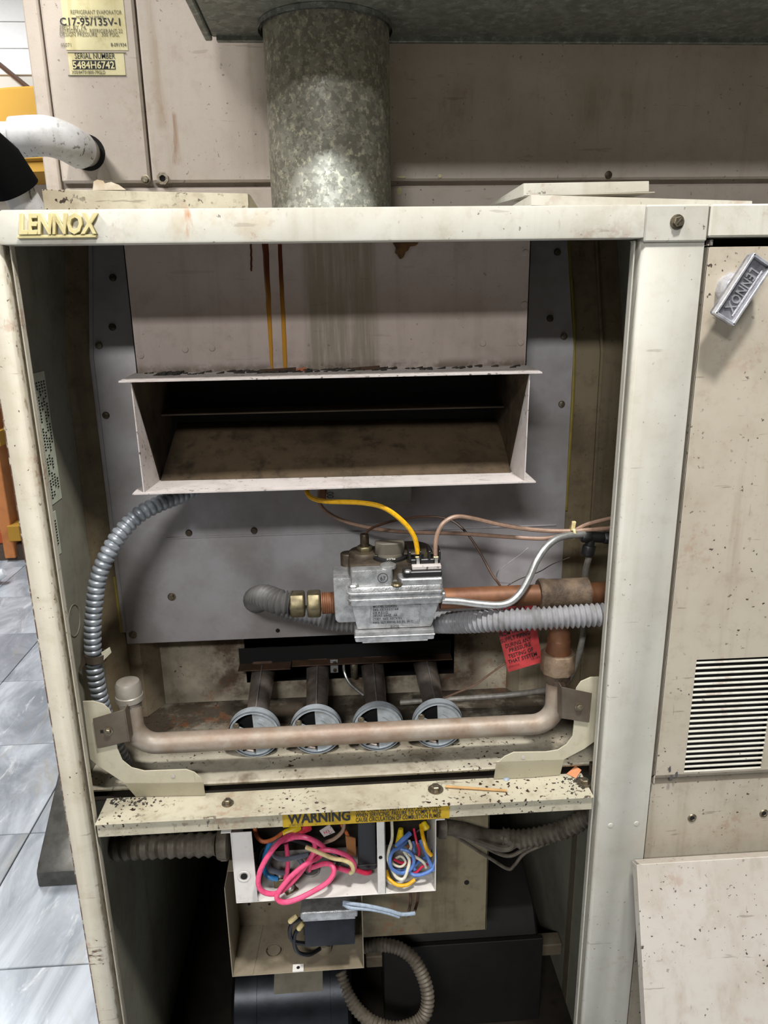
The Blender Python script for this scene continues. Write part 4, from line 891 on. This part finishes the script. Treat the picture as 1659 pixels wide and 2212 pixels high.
# ================================================================== loose sheet metal on the furnace top
sb = thing('sheet_metal_channel', 'stained beige channel lying on the furnace top left of the flue', 'channel', (-.2, .14, 1.187))
a, b = at(90, 409, .11), at(535, 418, .11)
MB().slab([(a.x, .11, a.z), (b.x, .11, b.z), (b.x, .11, 1.1872), (a.x-.0, .11, 1.1872)], (0, .0015, 0)).build('front_web', M['shelf'], sb, .0004)
MB().slab([(b.x, .1105, b.z), (b.x+.003, .112, b.z-.002), (b.x+.016, .16, 1.1885), (b.x, .16, 1.1885), (b.x, .111, 1.1885)], (0, .0012, 0)).build('end_tab', M['shelf'], sb)
MB().box(a.x, b.x, .1115, .18, 1.1872, 1.1888).build('base_flange', M['shelf'], sb)
tp = MB().slab(P3([(200, 411, .135), (202, 392, .135), (210, 388, .135), (222, 390, .135), (226, 396, .135), (240, 393, .135), (256, 399, .135), (272, 410, .135)]), (0, .002, 0)).build('torn_cardboard', M['paper']); tag(tp, 'torn brown edged cardboard scrap standing behind the channel on the furnace top', 'cardboard')
def bent_plate(label, a, b, e, Y, flare, mat):
    """sheet with an upright front face; a left-top, b right-top, e height px"""
    t = thing('bent_plate', label, 'plate', at(a[0], a[1]+e[0], Y)); A_, B_ = at(*a, Y), at(*b, Y); C_, D_ = at(b[0], b[1]+e[1], Y), at(a[0], a[1]+e[0], Y)
    MB().slab([A_, B_, C_, D_], (0, .0012, 0)).build('face', mat, t, .0003)
    MB().slab([A_, D_, D_+Vector((-.024, .07, -.002)), A_+Vector((-.022, .08, -.013))] if flare else [C_, D_, D_+Vector((0, .06, .0)), C_+Vector((0, .06, .0))], (.0008, .0008, 0)).build('wing', mat, t)
    MB().slab([D_+Vector((0, -.010 if not flare else 0, 0)), C_+Vector((0.007, -.010 if not flare else 0, -.001)), C_+Vector((0, .05, 0)), D_+Vector((0, .05, 0))], (0, 0, .0008)).build('ledge', mat, t)
    return t
bent_plate('rust edged cream plate lying on top of the stack right of the flue', (1131, 396), (1402, 391), (28, 23), .115, True, M['rail'])
bent_plate('long cream plate lying under the rusty plate on the furnace top', (1147, 421), (1625, 434), (24, 14), .095, True, M['rail'])

# ================================================================== blower compartment door
DX0, DX1, DZ0, DZ1 = .3925, .93, .490, 1.147
bd = thing('blower_door', 'beige blower door with louvre and chrome latch right of the mid post', 'door', (.65, 0, DZ0))
lx0, lx1, lz0, lz1 = .4312, .534, .5025, .6655
V = [(DX0, DZ0+.0125), (DX1, DZ0+.0125), (DX1, DZ1), (DX0, DZ1)]; H = [(lx0, lz0), (lx1, lz0), (lx1, lz1), (lx0, lz1)]
vs = [(x, -.001, z) for x, z in V]+[(x, -.001, z) for x, z in H]+[(x, .0006, z) for x, z in V]+[(x, .0006, z) for x, z in H]; fs = []
for i in range(4):
    j = (i+1) % 4; fs += [(i, j, 4+j, 4+i), (8+j, 8+i, 12+i, 12+j), (4+i, 4+j, 12+j, 12+i), (j, i, 8+i, 8+j)]
MB().add(vs, fs).build('face_sheet', M['door'], bd)
MB().slab([(DX0+.026, -.001, DZ0+.0125), (DX1, -.001, DZ0+.0125), (DX1, .012, DZ0-.002), (DX0+.001, .012, DZ0-.002)], (0, .001, .001)).build('bevelled_bottom', M['door'], bd)
MB().slab([(DX0, -.001, DZ0+.0125), (DX0+.026, -.001, DZ0+.0125), (DX0+.001, .0115, DZ0-.002), (DX0, .0105, DZ0-.0015)], (0, .001, .001)).build('corner_fold', M['door'], bd)
MB().box(DX0, DX0+.0015, -.001, .018, DZ0, DZ1+.001).build('edge_hem', M['door'], bd, .0004)
MB().box(DX0, DX1, -.001, .016, DZ1-.0015, DZ1).build('top_hem', M['door'], bd)
MB().box(DX0+.004, DX0+.0065, .002, .012, DZ1, DZ1+.006).build('hinge_tab', M['plate_white'], bd)
MB().box(lx0-.004, lx1+.004, .014, .016, lz0-.004, lz1+.004).build('louvre_backing', M['dark'], bd)
nsl = 22; sp = (lz1-lz0)/nsl
slm = MB().prism([(-.0014, -sp*.10), (-.0014, sp*.06), (.0010, sp*.18), (.0012, sp*.06)], 'x', 0, lx1-lx0).mesh('slat', Vector((0, 0, 0))); slm.materials.append(M['rail'])
for k in range(nsl): inst('slat', slm, (lx0, 0, lz0+sp*(k+.35)), bd)
for px, py in ((1447, 1662), (1450, 1681), (1462, 1673)):
    p = at(px, py, -.0012); MB().slab([p+Vector((.0022*math.cos(a)*random.uniform(.6, 1.2), 0, .005*math.sin(a)*random.uniform(.7, 1.2))) for a in [k*.7 for k in range(9)]], (0, .0003, 0)).build('black_smudge', M['pvcdark'], bd)
# latch handle
hd = MB(); ha, hb = at(1563, 684, -.026), at(1640, 567, -.026); ax = (hb-ha).normalized(); ay = Vector((0, -1, 0)); aw = ay.cross(ax).normalized()
hc = (ha+hb)/2; hl = (hb-ha).length/2; hw = .0128
hnd = MB().obox(hc+Vector((0, .004, 0)), ax, aw, ay, hl+.003, hw, .004).build('latch_handle', M['handle_dark'], bd, .0015)
for s in (-1, 1):
    MB().obox(hc+aw*(s*(hw-.0012))+ay*.002, ax, aw, ay, hl+.003, .0014, .0042).build('rim', M['chrome'], hnd, .0006)
    MB().obox(hc+ax*(s*(hl+.002))+ay*.002, ax, aw, ay, .0014, hw, .0042).build('rim', M['chrome'], hnd, .0006)
text('LENNOX', .0115, hc-aw*(-.0055)*0+ay*.0001+ (aw*(-.0062) if True else 0)*0 + aw*.0048, -ax, -aw, M['chrome'], hnd, depth=.0016, bold=.01, width=.046, lift=0.0)
MB().obox(hc-aw*.0075+ay*.0007, ax, aw, ay, .026, .0009, .0007).build('raised_line', M['chrome'], hnd, .0003)
sc2 = at(1584, 625, -.012)
MB().lathe([(.0185, .012), (.0185, .004), (.016, -.006), (.012, -.009)], sc2+Vector((.004, 0, 0)), (0, 1, 0), 9).build('latch_boss', M['chrome'], bd, .001)
# filler panel under the door
fp2 = thing('filler_panel', 'beige filler strip with two screw holes below the blower door', 'panel', (.65, .006, .2))
MB().strip([(.3930, .014, .486), (.3930, .006, .484), (.3930, .006, FZ+.01)], [(.93, .014, .486), (.93, .006, .484), (.93, .006, FZ+.01)], (0, .0012, -.0004)).build('sheet', M['door'], fp2)
for px, py in ((1495, 1767), (1650, 1757)):
    p = at(px, py, .0058); MB().lathe([(.0062, 0), (.0052, .0012), (.0034, .0008), (.003, 0)], p, (0, -1, 0), 18, cap=False).build('dimple', M['zinc'], fp2)
    MB().lathe([(.0033, 0), (.0033, .0004)], p, (0, -1, 0), 12).build('hole', M['dark'], fp2)
# loose panel leaning against the front
lp = thing('loose_panel', 'detached cream cabinet panel leaning against the front at lower right', 'panel', (.6, -.15, FZ))
TL, TR_ = at(1376, 1868, -.03), at(1700, 1842, -.03); BLp = at(1395, 2212, -.104)
dn = (BLp-TL).normalized(); rtv = Vector((1, 0, 0)); nf = rtv.cross(dn).normalized(); nf = nf if nf.y < 0 else -nf
Lh = (TL.z-FZ)/(-dn.z)-.006; Wd = .50
def lpp(u, v, w): return TL+rtv*u+dn*v-nf*w
def lbox(u0, u1, v0, v1, w0, w1):
    return MB().add([lpp(u, v, w) for u, v, w in ((u0,v0,w0),(u1,v0,w0),(u1,v1,w0),(u0,v1,w0),(u0,v0,w1),(u1,v0,w1),(u1,v1,w1),(u0,v1,w1))], [(3,2,1,0),(4,5,6,7),(0,1,5,4),(1,2,6,5),(2,3,7,6),(3,0,4,7)])
lbox(0, Wd, 0, Lh, 0, .0012).build('face', M['lean'], lp, .0004)
lbox(.004, Wd, 0, .0012, .0012, .019).build('top_flange', M['lean'], lp, .0003)
lbox(0, .0012, .001, Lh, .0012, .016).build('side_flange', M['lean'], lp, .0003)
lbox(Wd-.0012, Wd, 0, Lh, .0012, .019).build('side_flange', M['lean'], lp, .0003)
lbox(0, Wd, Lh-.0012, Lh, .0012, .019).build('bottom_flange', M['lean'], lp, .0003)

# ================================================================== control box under the shelf
YX = .030
cb = thing('control_box', 'open white steel control box with two bays of wiring under the shelf', 'box', (-.02, .08, .313))
X0, X1, XD0, XD1, ZB0, ZB1 = -.1588, .1138, .0340, .0450, .3135, .4280
MB().strip([(X0, YX+.001, .4255), (X0, YX, .314)], [(-.1312, YX+.001, .4255), (-.1296, YX, .314)], (0, .0012, 0)).build('face_plate', M['ctrl'], cb, .0002)
MB().box(X0, X1, YX, .125, ZB0-.0012, ZB0).build('tray', M['ctrl'], cb, .0003)
MB().box(X0, X0+.0012, YX, .125, ZB0, ZB1).build('side_wall', M['ctrl'], cb)
MB().box(X1-.0012, X1, YX, .125, ZB0, ZB1+.001).build('side_wall', M['ctrl'], cb)
MB().box(X0, X1, .124, .125, ZB0, .445).build('rear_wall', M['shadepaint'], cb)
MB().box(X0-.012, X0+.0012, YX-.001, YX+.03, .4270, .4285).build('mount_tab', M['ctrl'], cb)
MB().box(X1-.0012, X1+.0115, YX-.001, YX+.03, .4285, .4300).build('mount_tab', M['ctrl'], cb)
MB().box(XD0, XD1, YX, YX+.0012, ZB0, .431).build('divider', M['ctrl'], cb, .0003)
MB().box(XD1-.001, XD1, YX, .12, ZB0, .431).build('divider_wall', M['ctrl'], cb)
hp2 = at(527, 1893, YX-.0004); MB().lathe([(.0046, 0), (.0046, .0006)], hp2, (0, -1, 0), 14).build('hole', M['dark'], cb)
MB().lathe([(.0086, 0), (.0082, .0006), (.0060, .0002)], hp2, (0, -1, 0), 22, cap=False).build('hole_rim', M['ctrl'], cb)
MB().lathe([(.0026, 0), (.0026, .0005)], at(822, 1852, YX-.0002), (0, -1, 0), 10).build('hole', M['dark'], cb)
# transformer core and card
tr = thing('transformer', 'dark laminated transformer block in the control box beside the divider', 'transformer', (.02, .075, ZB0))
a, b = at(772, 1780, .055), at(820, 1880, .055)
MB().box(a.x, .0335, .055, .115, .332, .428).build('core', M['wire_black'], tr, .001)
MB().box(a.x-.0006, .0337, .0544, .1156, .340, .3415).build('lamination_line', M['pvcdark'], tr)
cf = MB().slab(P3([(746, 1806, .072), (768, 1812, .068), (769, 1850, .066), (750, 1848, .072)]), (0, .002, 0)).build('card_flap', M['card']); tag(cf, 'brown cardboard insulator flap left of the transformer', 'card')
# ground lug on the tray
gl = thing('ground_lug', 'copper ground lug with screws on the control box tray', 'lug', on_z(625, 1922, ZB0))
c0 = on_z(604, 1912, ZB0); MB().box(c0.x-.007, c0.x+.007, c0.y-.006, c0.y+.008, ZB0, ZB0+.014).build('lug_body', M['brass'], gl, .0008)
MB().lathe([(.0045, .013), (.0045, .022)], c0+Vector((.001, .001, 0)), (0, 0, 1), 12).build('set_screw', M['alum_tube'], gl)
c1 = on_z(627, 1922, ZB0); MB().obox(c1+Vector((0, 0, .001)), (1, .6, 0), (-.6, 1, 0), (0, 0, 1), .009, .007, .001).build('tongue', M['brass'], gl)
MB().lathe([(.0062, .002), (.0062, .005), (.004, .007)], c1, (0, 0, 1), 14).build('screw', M['alum_tube'], gl)
bu = MB().lathe([(.010, 0), (.012, .002), (.012, .006), (.008, .007)], on_z(672, 1885, ZB0), (0, 0, 1), 18).build('conduit_bushing', M['alum_tube']); tag(bu, 'silver locknut bushing in the floor of the control box behind the pink loop', 'bushing')
# wire nuts
def cone(name, label, p0, p1, r0, r1, mat):
    a, b = at(*p0), at(*p1); d = b-a; o = MB().lathe([(r0*.8, 0), (r0, d.length*.15), (r1, d.length*.9), (r1*.7, d.length)], a, d, 12).build(name, mat); return tag(o, label, 'wire nut')
cone('wire_nut', 'yellow wire nut at the top of the left control bay', (612, 1802, .06), (650, 1786, .065), .0055, .0045, M['nut_yellow'])
cone('wire_nut', 'red wire nut behind the yellow one in the left control bay', (632, 1797, .07), (672, 1784, .075), .0075, .0065, M['nut_red'])
cone('wire_nut', 'tall yellow wire nut at the top left of the right control bay', (866, 1790, .065), (862, 1832, .06), .0042, .0065, M['nut_yellow'])
cone('wire_nut', 'yellow wire nut near the right edge of the control box', (921, 1792, .065), (914, 1775, .07), .006, .004, M['nut_yellow'])
tgc = MB().slab(P3([(690, 1795, .075), (712, 1781, .075), (724, 1798, .073), (700, 1808, .073)]), (0, .001, 0)).build('paper_flag', M['plate_white']); tag(tgc, 'small white paper flag with red marks in the left control bay', 'label')
tgc_o = tgc; text('H3', .006, at(707, 1800, .0735), (1, 0, .35), (-.35, 0, 1), M['nut_red'], tgc_o, width=.008)
YI = .045
W_ = [
 ('pink_wire', 'thick pink wire in a big loop hanging out of the control box', [(655, 1798, .075), (622, 1806, .05), (598, 1825, .03), (575, 1855, .022), (561, 1885, .018), (558, 1910, .016), (568, 1926, .016), (590, 1931, .018), (612, 1922, .022), (640, 1895, .028), (663, 1865, .034), (678, 1840, .04), (678, 1818, .05), (655, 1806, .06)], .0035, 'wire_pink'),
 ('pink_wire', 'thick pink wire drooping lowest below the control box tray', [(606, 1818, .06), (640, 1808, .045), (670, 1812, .04), (700, 1832, .045), (690, 1850, .05), (662, 1866, .03), (630, 1892, .022), (605, 1922, .014), (598, 1940, .012), (612, 1949, .012), (638, 1944, .014), (672, 1928, .018), (705, 1908, .024), (720, 1888, .03), (718, 1870, .036), (700, 1866, .042), (674, 1874, .055)], .0035, 'wire_pink'),
 ('pink_wire', 'pink wire arching right toward the brown card', [(668, 1880, .06), (672, 1858, .05), (682, 1842, .042), (705, 1836, .038), (735, 1842, .036), (758, 1855, .036), (766, 1872, .038), (758, 1882, .042), (735, 1877, .05), (720, 1872, .055)], .0033, 'wire_pink'),
 ('red_wire', 'red wire end poking out under the transformer', [(757, 1870, .05), (772, 1880, .045), (790, 1886, .045), (800, 1884, .05)], .0034, 'wire_red'),
 ('slate_wire', 'slate grey wire looping behind the pink loop', [(630, 1812, .07), (602, 1816, .055), (588, 1832, .05), (592, 1848, .05), (612, 1856, .052), (640, 1852, .055), (665, 1846, .06)], .0034, 'wire_slate'),
 ('slate_wire', 'dark slate wire curling down to the ground lug', [(590, 1840, .07), (580, 1858, .06), (582, 1876, .05), (600, 1884, .05), (618, 1886, .055)], .0036, 'wire_slate'),
 ('slate_wire', 'short straight slate wire dropping to the bushing', [(640, 1846, .075), (655, 1868, .07), (667, 1884, .07)], .0036, 'wire_slate'),
 ('cyan_wire', 'bright blue wire inside the left end of the control box', [(585, 1815, .08), (572, 1850, .07), (570, 1875, .06), (580, 1893, .05), (600, 1899, .05)], .0036, 'wire_cyan'),
 ('black_wire', 'black wire behind the pink tangle in the left bay', [(560, 1860, .09), (570, 1830, .09), (620, 1812, .09), (680, 1830, .09), (730, 1850, .08), (728, 1870, .075)], .003, 'wire_black'),
 ('orange_wire', 'dull orange wire curving at the upper left of the control box', [(550, 1788, .08), (556, 1808, .07), (570, 1818, .065), (592, 1812, .07), (612, 1798, .08)], .0028, 'wire_orange'),
 ('orange_wire', 'orange wire stub above the brown card', [(738, 1780, .085), (746, 1795, .08), (752, 1806, .078)], .0026, 'wire_orange'),
 ('cream_wire', 'cream wire with a yellow tip lying over the pink loops', [(661, 1830, .045), (690, 1842, .036), (720, 1854, .033), (742, 1858, .032), (758, 1866, .032), (763, 1880, .034), (757, 1886, .038)], .0029, 'wire_cream'),
 ('cream_wire', 'beige wire hanging from the warning label into the left bay', [(744, 1775, .07), (740, 1795, .07), (722, 1812, .07), (700, 1820, .075)], .0026, 'wire_tan'),
 ('blue_wire', 'blue wire forming the round loop in the right control bay', [(880, 1815, .06), (868, 1828, .045), (848, 1840, .034), (842, 1860, .03), (848, 1878, .03), (868, 1886, .032), (888, 1876, .034), (894, 1856, .036), (884, 1840, .038), (866, 1834, .042)], .0024, 'wire_blue'),
 ('blue_wire', 'blue wire sweeping along the tray in the right control bay', [(938, 1826, .055), (941, 1850, .045), (934, 1876, .036), (915, 1888, .034), (894, 1890, .036), (886, 1880, .04), (900, 1866, .045), (922, 1850, .055)], .0026, 'wire_blue'),
 ('blue_wire', 'blue wire crossing down to the right corner of the control box', [(908, 1815, .06), (917, 1835, .05), (926, 1858, .04), (936, 1880, .036)], .0028, 'wire_blue'),
 ('blue_wire', 'short fat blue wire end pointing down left in the right control bay', [(886, 1800, .055), (872, 1812, .048), (856, 1828, .044)], .0034, 'wire_blue'),
 ('blue_wire', 'blue wire hanging in the middle of the right control bay', [(892, 1818, .06), (894, 1840, .05), (890, 1862, .045), (896, 1880, .04)], .0024, 'wire_blue'),
 ('white_wire', 'white wire looping through the right control bay', [(846, 1770, .07), (847, 1810, .055), (840, 1836, .042), (838, 1855, .038), (846, 1876, .033), (858, 1896, .03), (872, 1898, .03), (880, 1880, .032), (884, 1858, .036), (872, 1838, .04)], .0022, 'wire_white'),
 ('white_wire', 'short white wire coil at the centre of the right control bay', [(884, 1816, .055), (888, 1830, .046), (880, 1844, .042), (896, 1850, .04), (914, 1862, .04), (920, 1874, .042)], .002, 'wire_white'),
 ('yellow_wire', 'yellow wire running down the right side of the control box', [(909, 1782, .07), (914, 1810, .05), (922, 1835, .04), (932, 1848, .038)], .0028, 'wire_yellow'),
 ('yellow_wire', 'amber wire sagging onto the tray in the right control bay', [(834, 1880, .045), (842, 1900, .035), (860, 1912, .03), (880, 1911, .03), (896, 1900, .034)], .0026, 'wire_yellow'),
 ('red_wire', 'thin red wire curving in the right control bay', [(894, 1790, .07), (900, 1820, .055), (906, 1840, .05), (896, 1858, .045), (870, 1864, .042), (850, 1856, .042)], .0018, 'wire_red'),
 ('red_wire', 'thin crimson wire near the tray in the right control bay', [(926, 1866, .045), (912, 1872, .04), (900, 1884, .038), (890, 1886, .04)], .0018, 'wire_red'),
 ('white_wire', 'thin white wire curled low in the left part of the right control bay', [(838, 1846, .05), (850, 1866, .042), (866, 1872, .038), (876, 1862, .04), (866, 1850, .045), (852, 1856, .048)], .0017, 'wire_white'),
 ('green_wire', 'thin dark green wire beside the yellow wire in the right control bay', [(934, 1800, .075), (936, 1822, .07), (932, 1846, .06), (922, 1862, .055)], .0018, 'wire_green'),
 ('black_wire', 'black wire slanting across the right control bay', [(924, 1778, .08), (900, 1796, .075), (880, 1806, .07), (866, 1822, .07)], .0022, 'wire_black'),
 ('blue_wire', 'thin blue wire curving behind the white loop in the right control bay', [(848, 1830, .065), (838, 1852, .055), (846, 1872, .05), (870, 1880, .046), (884, 1868, .05), (876, 1848, .06)], .0019, 'wire_blue'),
 ('orange_wire', 'thin orange wire behind the blue wires in the right control bay', [(880, 1826, .075), (888, 1846, .07), (880, 1866, .065), (862, 1868, .062)], .0017, 'wire_orange'),
 ('pink_wire', 'vertical pink wire behind the loops in the left control bay', [(618, 1822, .065), (621, 1850, .06), (621, 1876, .055), (616, 1900, .05)], .0032, 'wire_pink'),
 ('black_wire', 'black wire curling down at the left end of the control box', [(566, 1815, .1), (556, 1845, .095), (560, 1868, .09), (585, 1872, .085)], .0026, 'wire_black'),
]
for nme, lab, pts, r, mt in W_: wire(nme, lab, pts, r, M[mt], 'wire', 'control box wiring', 10)

# ================================================================== junction box with small transformer
YJ = .060
jb = thing('junction_box', 'open beige junction box hanging below the control box', 'box', (-.08, .11, .154))
J0, J1, JZ0, JZ1, JB = -.1795, .0125, .1545, .312, .150
MB().box(J0, J1, YJ, JB, JZ0-.0012, JZ0).build('bottom', M['jbox'], jb, .0003)
for x in (J0, J1-.0012): MB().box(x, x+.0012, YJ, JB, JZ0, JZ1).build('side_wall', M['jbox'], jb)
MB().box(J0, J1, JB-.0012, JB, JZ0, JZ1).build('back_wall', M['jbox'], jb)
MB().box(J0, J1, YJ+.03, JB, JZ1, JZ1+.0012).build('top', M['jbox'], jb)
MB().slab([(J0+.001, YJ, JZ0+.0004), (J0+.030, YJ, JZ0+.0004), (J0+.037, JB-.002, JZ0+.0004), (J0+.001, JB-.002, JZ0+.0004)], (0, 0, .0008)).build('fold_tab', M['jbox'], jb)
kz_ = on_z(592, 2053, JZ0); MB().lathe([(.0135, 0), (.0135, .0008), (.0120, .0008), (.0120, 0), (.0095, 0), (.0095, .0006), (.0085, .0006), (.0085, 0)], kz_, (0, 0, 1), 30, cap=False).build('knockout', M['jbox'], jb)
q = on_z(644, 2097, JZ0); MB().box(q.x-.008, q.x+.008, YJ, YJ+.012, JZ0, JZ0+.0016).build('screw_tab', M['ctrl'], jb)
MB().lathe([(.0026, 0), (.0026, .0018)], (q.x, YJ+.006, JZ0), (0, 0, 1), 12).build('hole', M['dark'], jb)
for px in (538, 582): MB().lathe([(.0022, 0), (.0022, .0004)], at(px, 1953, JB-.0016), (0, -1, 0), 10).build('hole', M['dark'], jb)
kk = on_z(700, 2050, JZ0); bn = MB().lathe([(.012, 0), (.012, .008), (.010, .012)], (kk.x, kk.y, JZ0), (0, 0, 1), 16).build('cable_bushing', M['jbox']); tag(bn, 'beige cable bushing in the floor of the junction box', 'bushing')
ct = thing('capacitor_transformer', 'dark grey box with silver rounded lid mounted in front of the junction box', 'transformer', at(712, 2030, .05))
ctx = (at(772, 1985, .045)-at(652, 1992, .045)).normalized(); ctz = Vector((0, .10, 1)); ctz = (ctz-ctx*ctz.dot(ctx)).normalized(); cty = ctz.cross(ctx)
cc0 = at(712, 1996, .055)
MB().obox(cc0+cty*.008-ctz*.0055, ctx, cty, ctz, .0355, .016, .0235).build('dark_block', M['motor'], ct, .002, seg=2)
MB().obox(cc0+cty*.0135-ctz*.0075, ctx, cty, ctz, .0375, .009, .013).build('band', M['motor'], ct, .001)
MB().obox(cc0+cty*.006+ctz*.0225, ctx, cty, ctz, .0405, .0165, .0060).build('lid', M['alum'], ct, .0035, seg=3)
MB().obox(cc0+cty*(-.0088)+ctz*.0165, ctx, cty, ctz, .037, .001, .003).build('lid_skirt', M['alum'], ct, .0008)
gA = [(741, 1948, .036), (770, 1955, .034), (800, 1958, .033), (840, 1967, .034), (868, 1975, .036), (896, 1973, .04)]
wire('grey_blue_wire', 'upper pale blue grey wire leaving the silver lid to the right', [(742, 1949, .042), (760, 1952, .036)]+gA[2:], .0026, M['wire_grey'])
wire('grey_blue_wire', 'lower pale blue grey wire leaving the silver lid to the right', [(742, 1953, .042), (758, 1961, .035), (800, 1964, .033), (838, 1972, .034), (862, 1980, .036)], .0026, M['wire_grey'])
wire('black_wire', 'black wire looping down left of the silver lidded transformer', [(650, 1985, .06), (632, 1994, .06), (626, 2012, .06), (632, 2032, .06), (655, 2038, .065), (690, 2037, .075), (712, 2040, .085)], .003, M['wire_black'])
wire('black_wire', 'lower black wire looping to the junction box bushing', [(652, 2002, .065), (638, 2016, .062), (636, 2040, .06), (645, 2058, .065), (668, 2062, .07), (690, 2050, .085)], .003, M['wire_black'])
cone('wire_nut', 'cream wire nut left of the silver lidded transformer', (624, 1992, .055), (642, 1978, .058), .004, .0035, M['wire_cream'])
cone('wire_nut', 'cream wire nut just below its twin beside the transformer', (644, 2008, .058), (655, 1994, .06), .004, .0035, M['wire_cream'])

# ================================================================== dim lower compartment
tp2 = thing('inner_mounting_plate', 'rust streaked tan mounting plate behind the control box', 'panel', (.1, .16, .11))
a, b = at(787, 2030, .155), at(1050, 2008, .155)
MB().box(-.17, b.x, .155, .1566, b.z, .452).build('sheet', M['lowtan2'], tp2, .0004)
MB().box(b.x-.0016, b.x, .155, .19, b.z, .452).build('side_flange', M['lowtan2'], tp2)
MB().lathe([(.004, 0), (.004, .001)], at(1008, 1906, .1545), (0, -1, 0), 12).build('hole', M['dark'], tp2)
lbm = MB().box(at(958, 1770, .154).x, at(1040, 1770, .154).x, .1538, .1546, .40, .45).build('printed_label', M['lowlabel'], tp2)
for px in (895, 908):
    wire('brown_wire', 'brown wire hanging on the tan plate under the control box, ' + ('left one' if px < 900 else 'right one'), [(px-12, 1915, .12), (px-8, 1945, .13), (px-14, 1980, .12)] if px < 900 else [(px-4, 1915, .12), (px-6, 1945, .125), (px-12, 1968, .10)], .0022, M['wire_brown'])
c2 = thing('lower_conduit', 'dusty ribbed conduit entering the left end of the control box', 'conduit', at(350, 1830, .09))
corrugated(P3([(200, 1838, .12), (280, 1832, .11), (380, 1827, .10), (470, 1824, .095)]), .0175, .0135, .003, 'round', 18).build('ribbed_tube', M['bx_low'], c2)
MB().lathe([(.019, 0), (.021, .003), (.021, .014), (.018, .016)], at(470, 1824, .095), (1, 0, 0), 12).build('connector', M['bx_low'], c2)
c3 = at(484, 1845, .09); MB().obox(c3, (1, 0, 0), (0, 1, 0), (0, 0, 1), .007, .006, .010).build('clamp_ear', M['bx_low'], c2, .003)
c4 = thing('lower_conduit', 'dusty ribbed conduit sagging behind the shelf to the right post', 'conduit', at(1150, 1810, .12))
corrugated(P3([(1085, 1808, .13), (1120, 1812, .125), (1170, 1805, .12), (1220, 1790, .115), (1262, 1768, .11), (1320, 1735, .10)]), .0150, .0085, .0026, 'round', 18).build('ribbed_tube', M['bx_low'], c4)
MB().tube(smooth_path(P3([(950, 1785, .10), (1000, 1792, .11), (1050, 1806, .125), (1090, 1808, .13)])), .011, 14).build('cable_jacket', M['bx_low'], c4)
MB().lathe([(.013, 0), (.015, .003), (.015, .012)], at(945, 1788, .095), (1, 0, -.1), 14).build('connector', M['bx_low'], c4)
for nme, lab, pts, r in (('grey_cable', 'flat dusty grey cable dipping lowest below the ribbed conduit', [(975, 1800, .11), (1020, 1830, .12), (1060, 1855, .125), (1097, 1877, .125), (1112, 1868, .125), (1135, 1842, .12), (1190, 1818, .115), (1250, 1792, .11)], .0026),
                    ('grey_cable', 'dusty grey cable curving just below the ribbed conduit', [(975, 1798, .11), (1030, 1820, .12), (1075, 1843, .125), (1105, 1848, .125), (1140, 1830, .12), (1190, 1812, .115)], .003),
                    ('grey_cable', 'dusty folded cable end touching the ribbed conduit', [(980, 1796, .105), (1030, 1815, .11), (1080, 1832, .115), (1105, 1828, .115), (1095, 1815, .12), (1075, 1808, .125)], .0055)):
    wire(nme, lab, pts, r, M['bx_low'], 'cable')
lc = thing('looped_conduit', 'ribbed flexible conduit looping down behind the junction box', 'conduit', at(840, 2200, .16))
corrugated(P3([(740, 2055, .19), (800, 2042, .19), (850, 2044, .18), (888, 2066, .165), (912, 2105, .15), (924, 2150, .135), (918, 2190, .125), (895, 2212, .12), (850, 2222, .12), (805, 2208, .125), (772, 2180, .14), (748, 2140, .16), (735, 2100, .18)]), .0115, .0062, .0018, 'round', 16).build('ribbed_tube', M['bx_low'], lc)
bm_ = thing('blower_motor', 'dark steel blower housing with paper data label at the bottom of the compartment', 'motor', (-.1, .235, -.1))
my, mz, mr = .215, -.055, .085
MB().lathe([(mr-.01, 0), (mr, .006), (mr, .19), (mr-.01, .196)], (-.205, my, mz), (1, 0, 0), 44).build('motor_shell', M['motor'], bm_, 0)
for h in (.03, .15): MB().lathe([(mr+.002, h), (mr+.002, h+.012)], (-.205, my, mz), (1, 0, 0), 44, cap=False).build('band', M['motor'], bm_)
for x_ in (-.19, -.03): MB().prism([(my-.07, FZ+.013), (my+.07, FZ+.013), (my+.05, mz-mr+.03), (my-.05, mz-mr+.03)], 'x', x_, x_+.012).build('cradle', M['motor'], bm_, .001)
def mcyl(x, deg, e=.0008): return Vector((x, my-(mr+e)*math.cos(math.radians(deg)), mz+(mr+e)*math.sin(math.radians(deg))))
MB().strip([mcyl(-.135, d) for d in (46, 52, 58, 66)], [mcyl(-.052, d) for d in (46, 52, 58, 66)], (0, 0, .0005)).build('data_label', M['lowlabel'], bm_)
cbm = thing('cross_beam', 'dim tan beam spanning the back of the lower compartment', 'beam', (.15, .30, .13))
a, b = at(860, 2080, .30), at(1215, 2060, .30)
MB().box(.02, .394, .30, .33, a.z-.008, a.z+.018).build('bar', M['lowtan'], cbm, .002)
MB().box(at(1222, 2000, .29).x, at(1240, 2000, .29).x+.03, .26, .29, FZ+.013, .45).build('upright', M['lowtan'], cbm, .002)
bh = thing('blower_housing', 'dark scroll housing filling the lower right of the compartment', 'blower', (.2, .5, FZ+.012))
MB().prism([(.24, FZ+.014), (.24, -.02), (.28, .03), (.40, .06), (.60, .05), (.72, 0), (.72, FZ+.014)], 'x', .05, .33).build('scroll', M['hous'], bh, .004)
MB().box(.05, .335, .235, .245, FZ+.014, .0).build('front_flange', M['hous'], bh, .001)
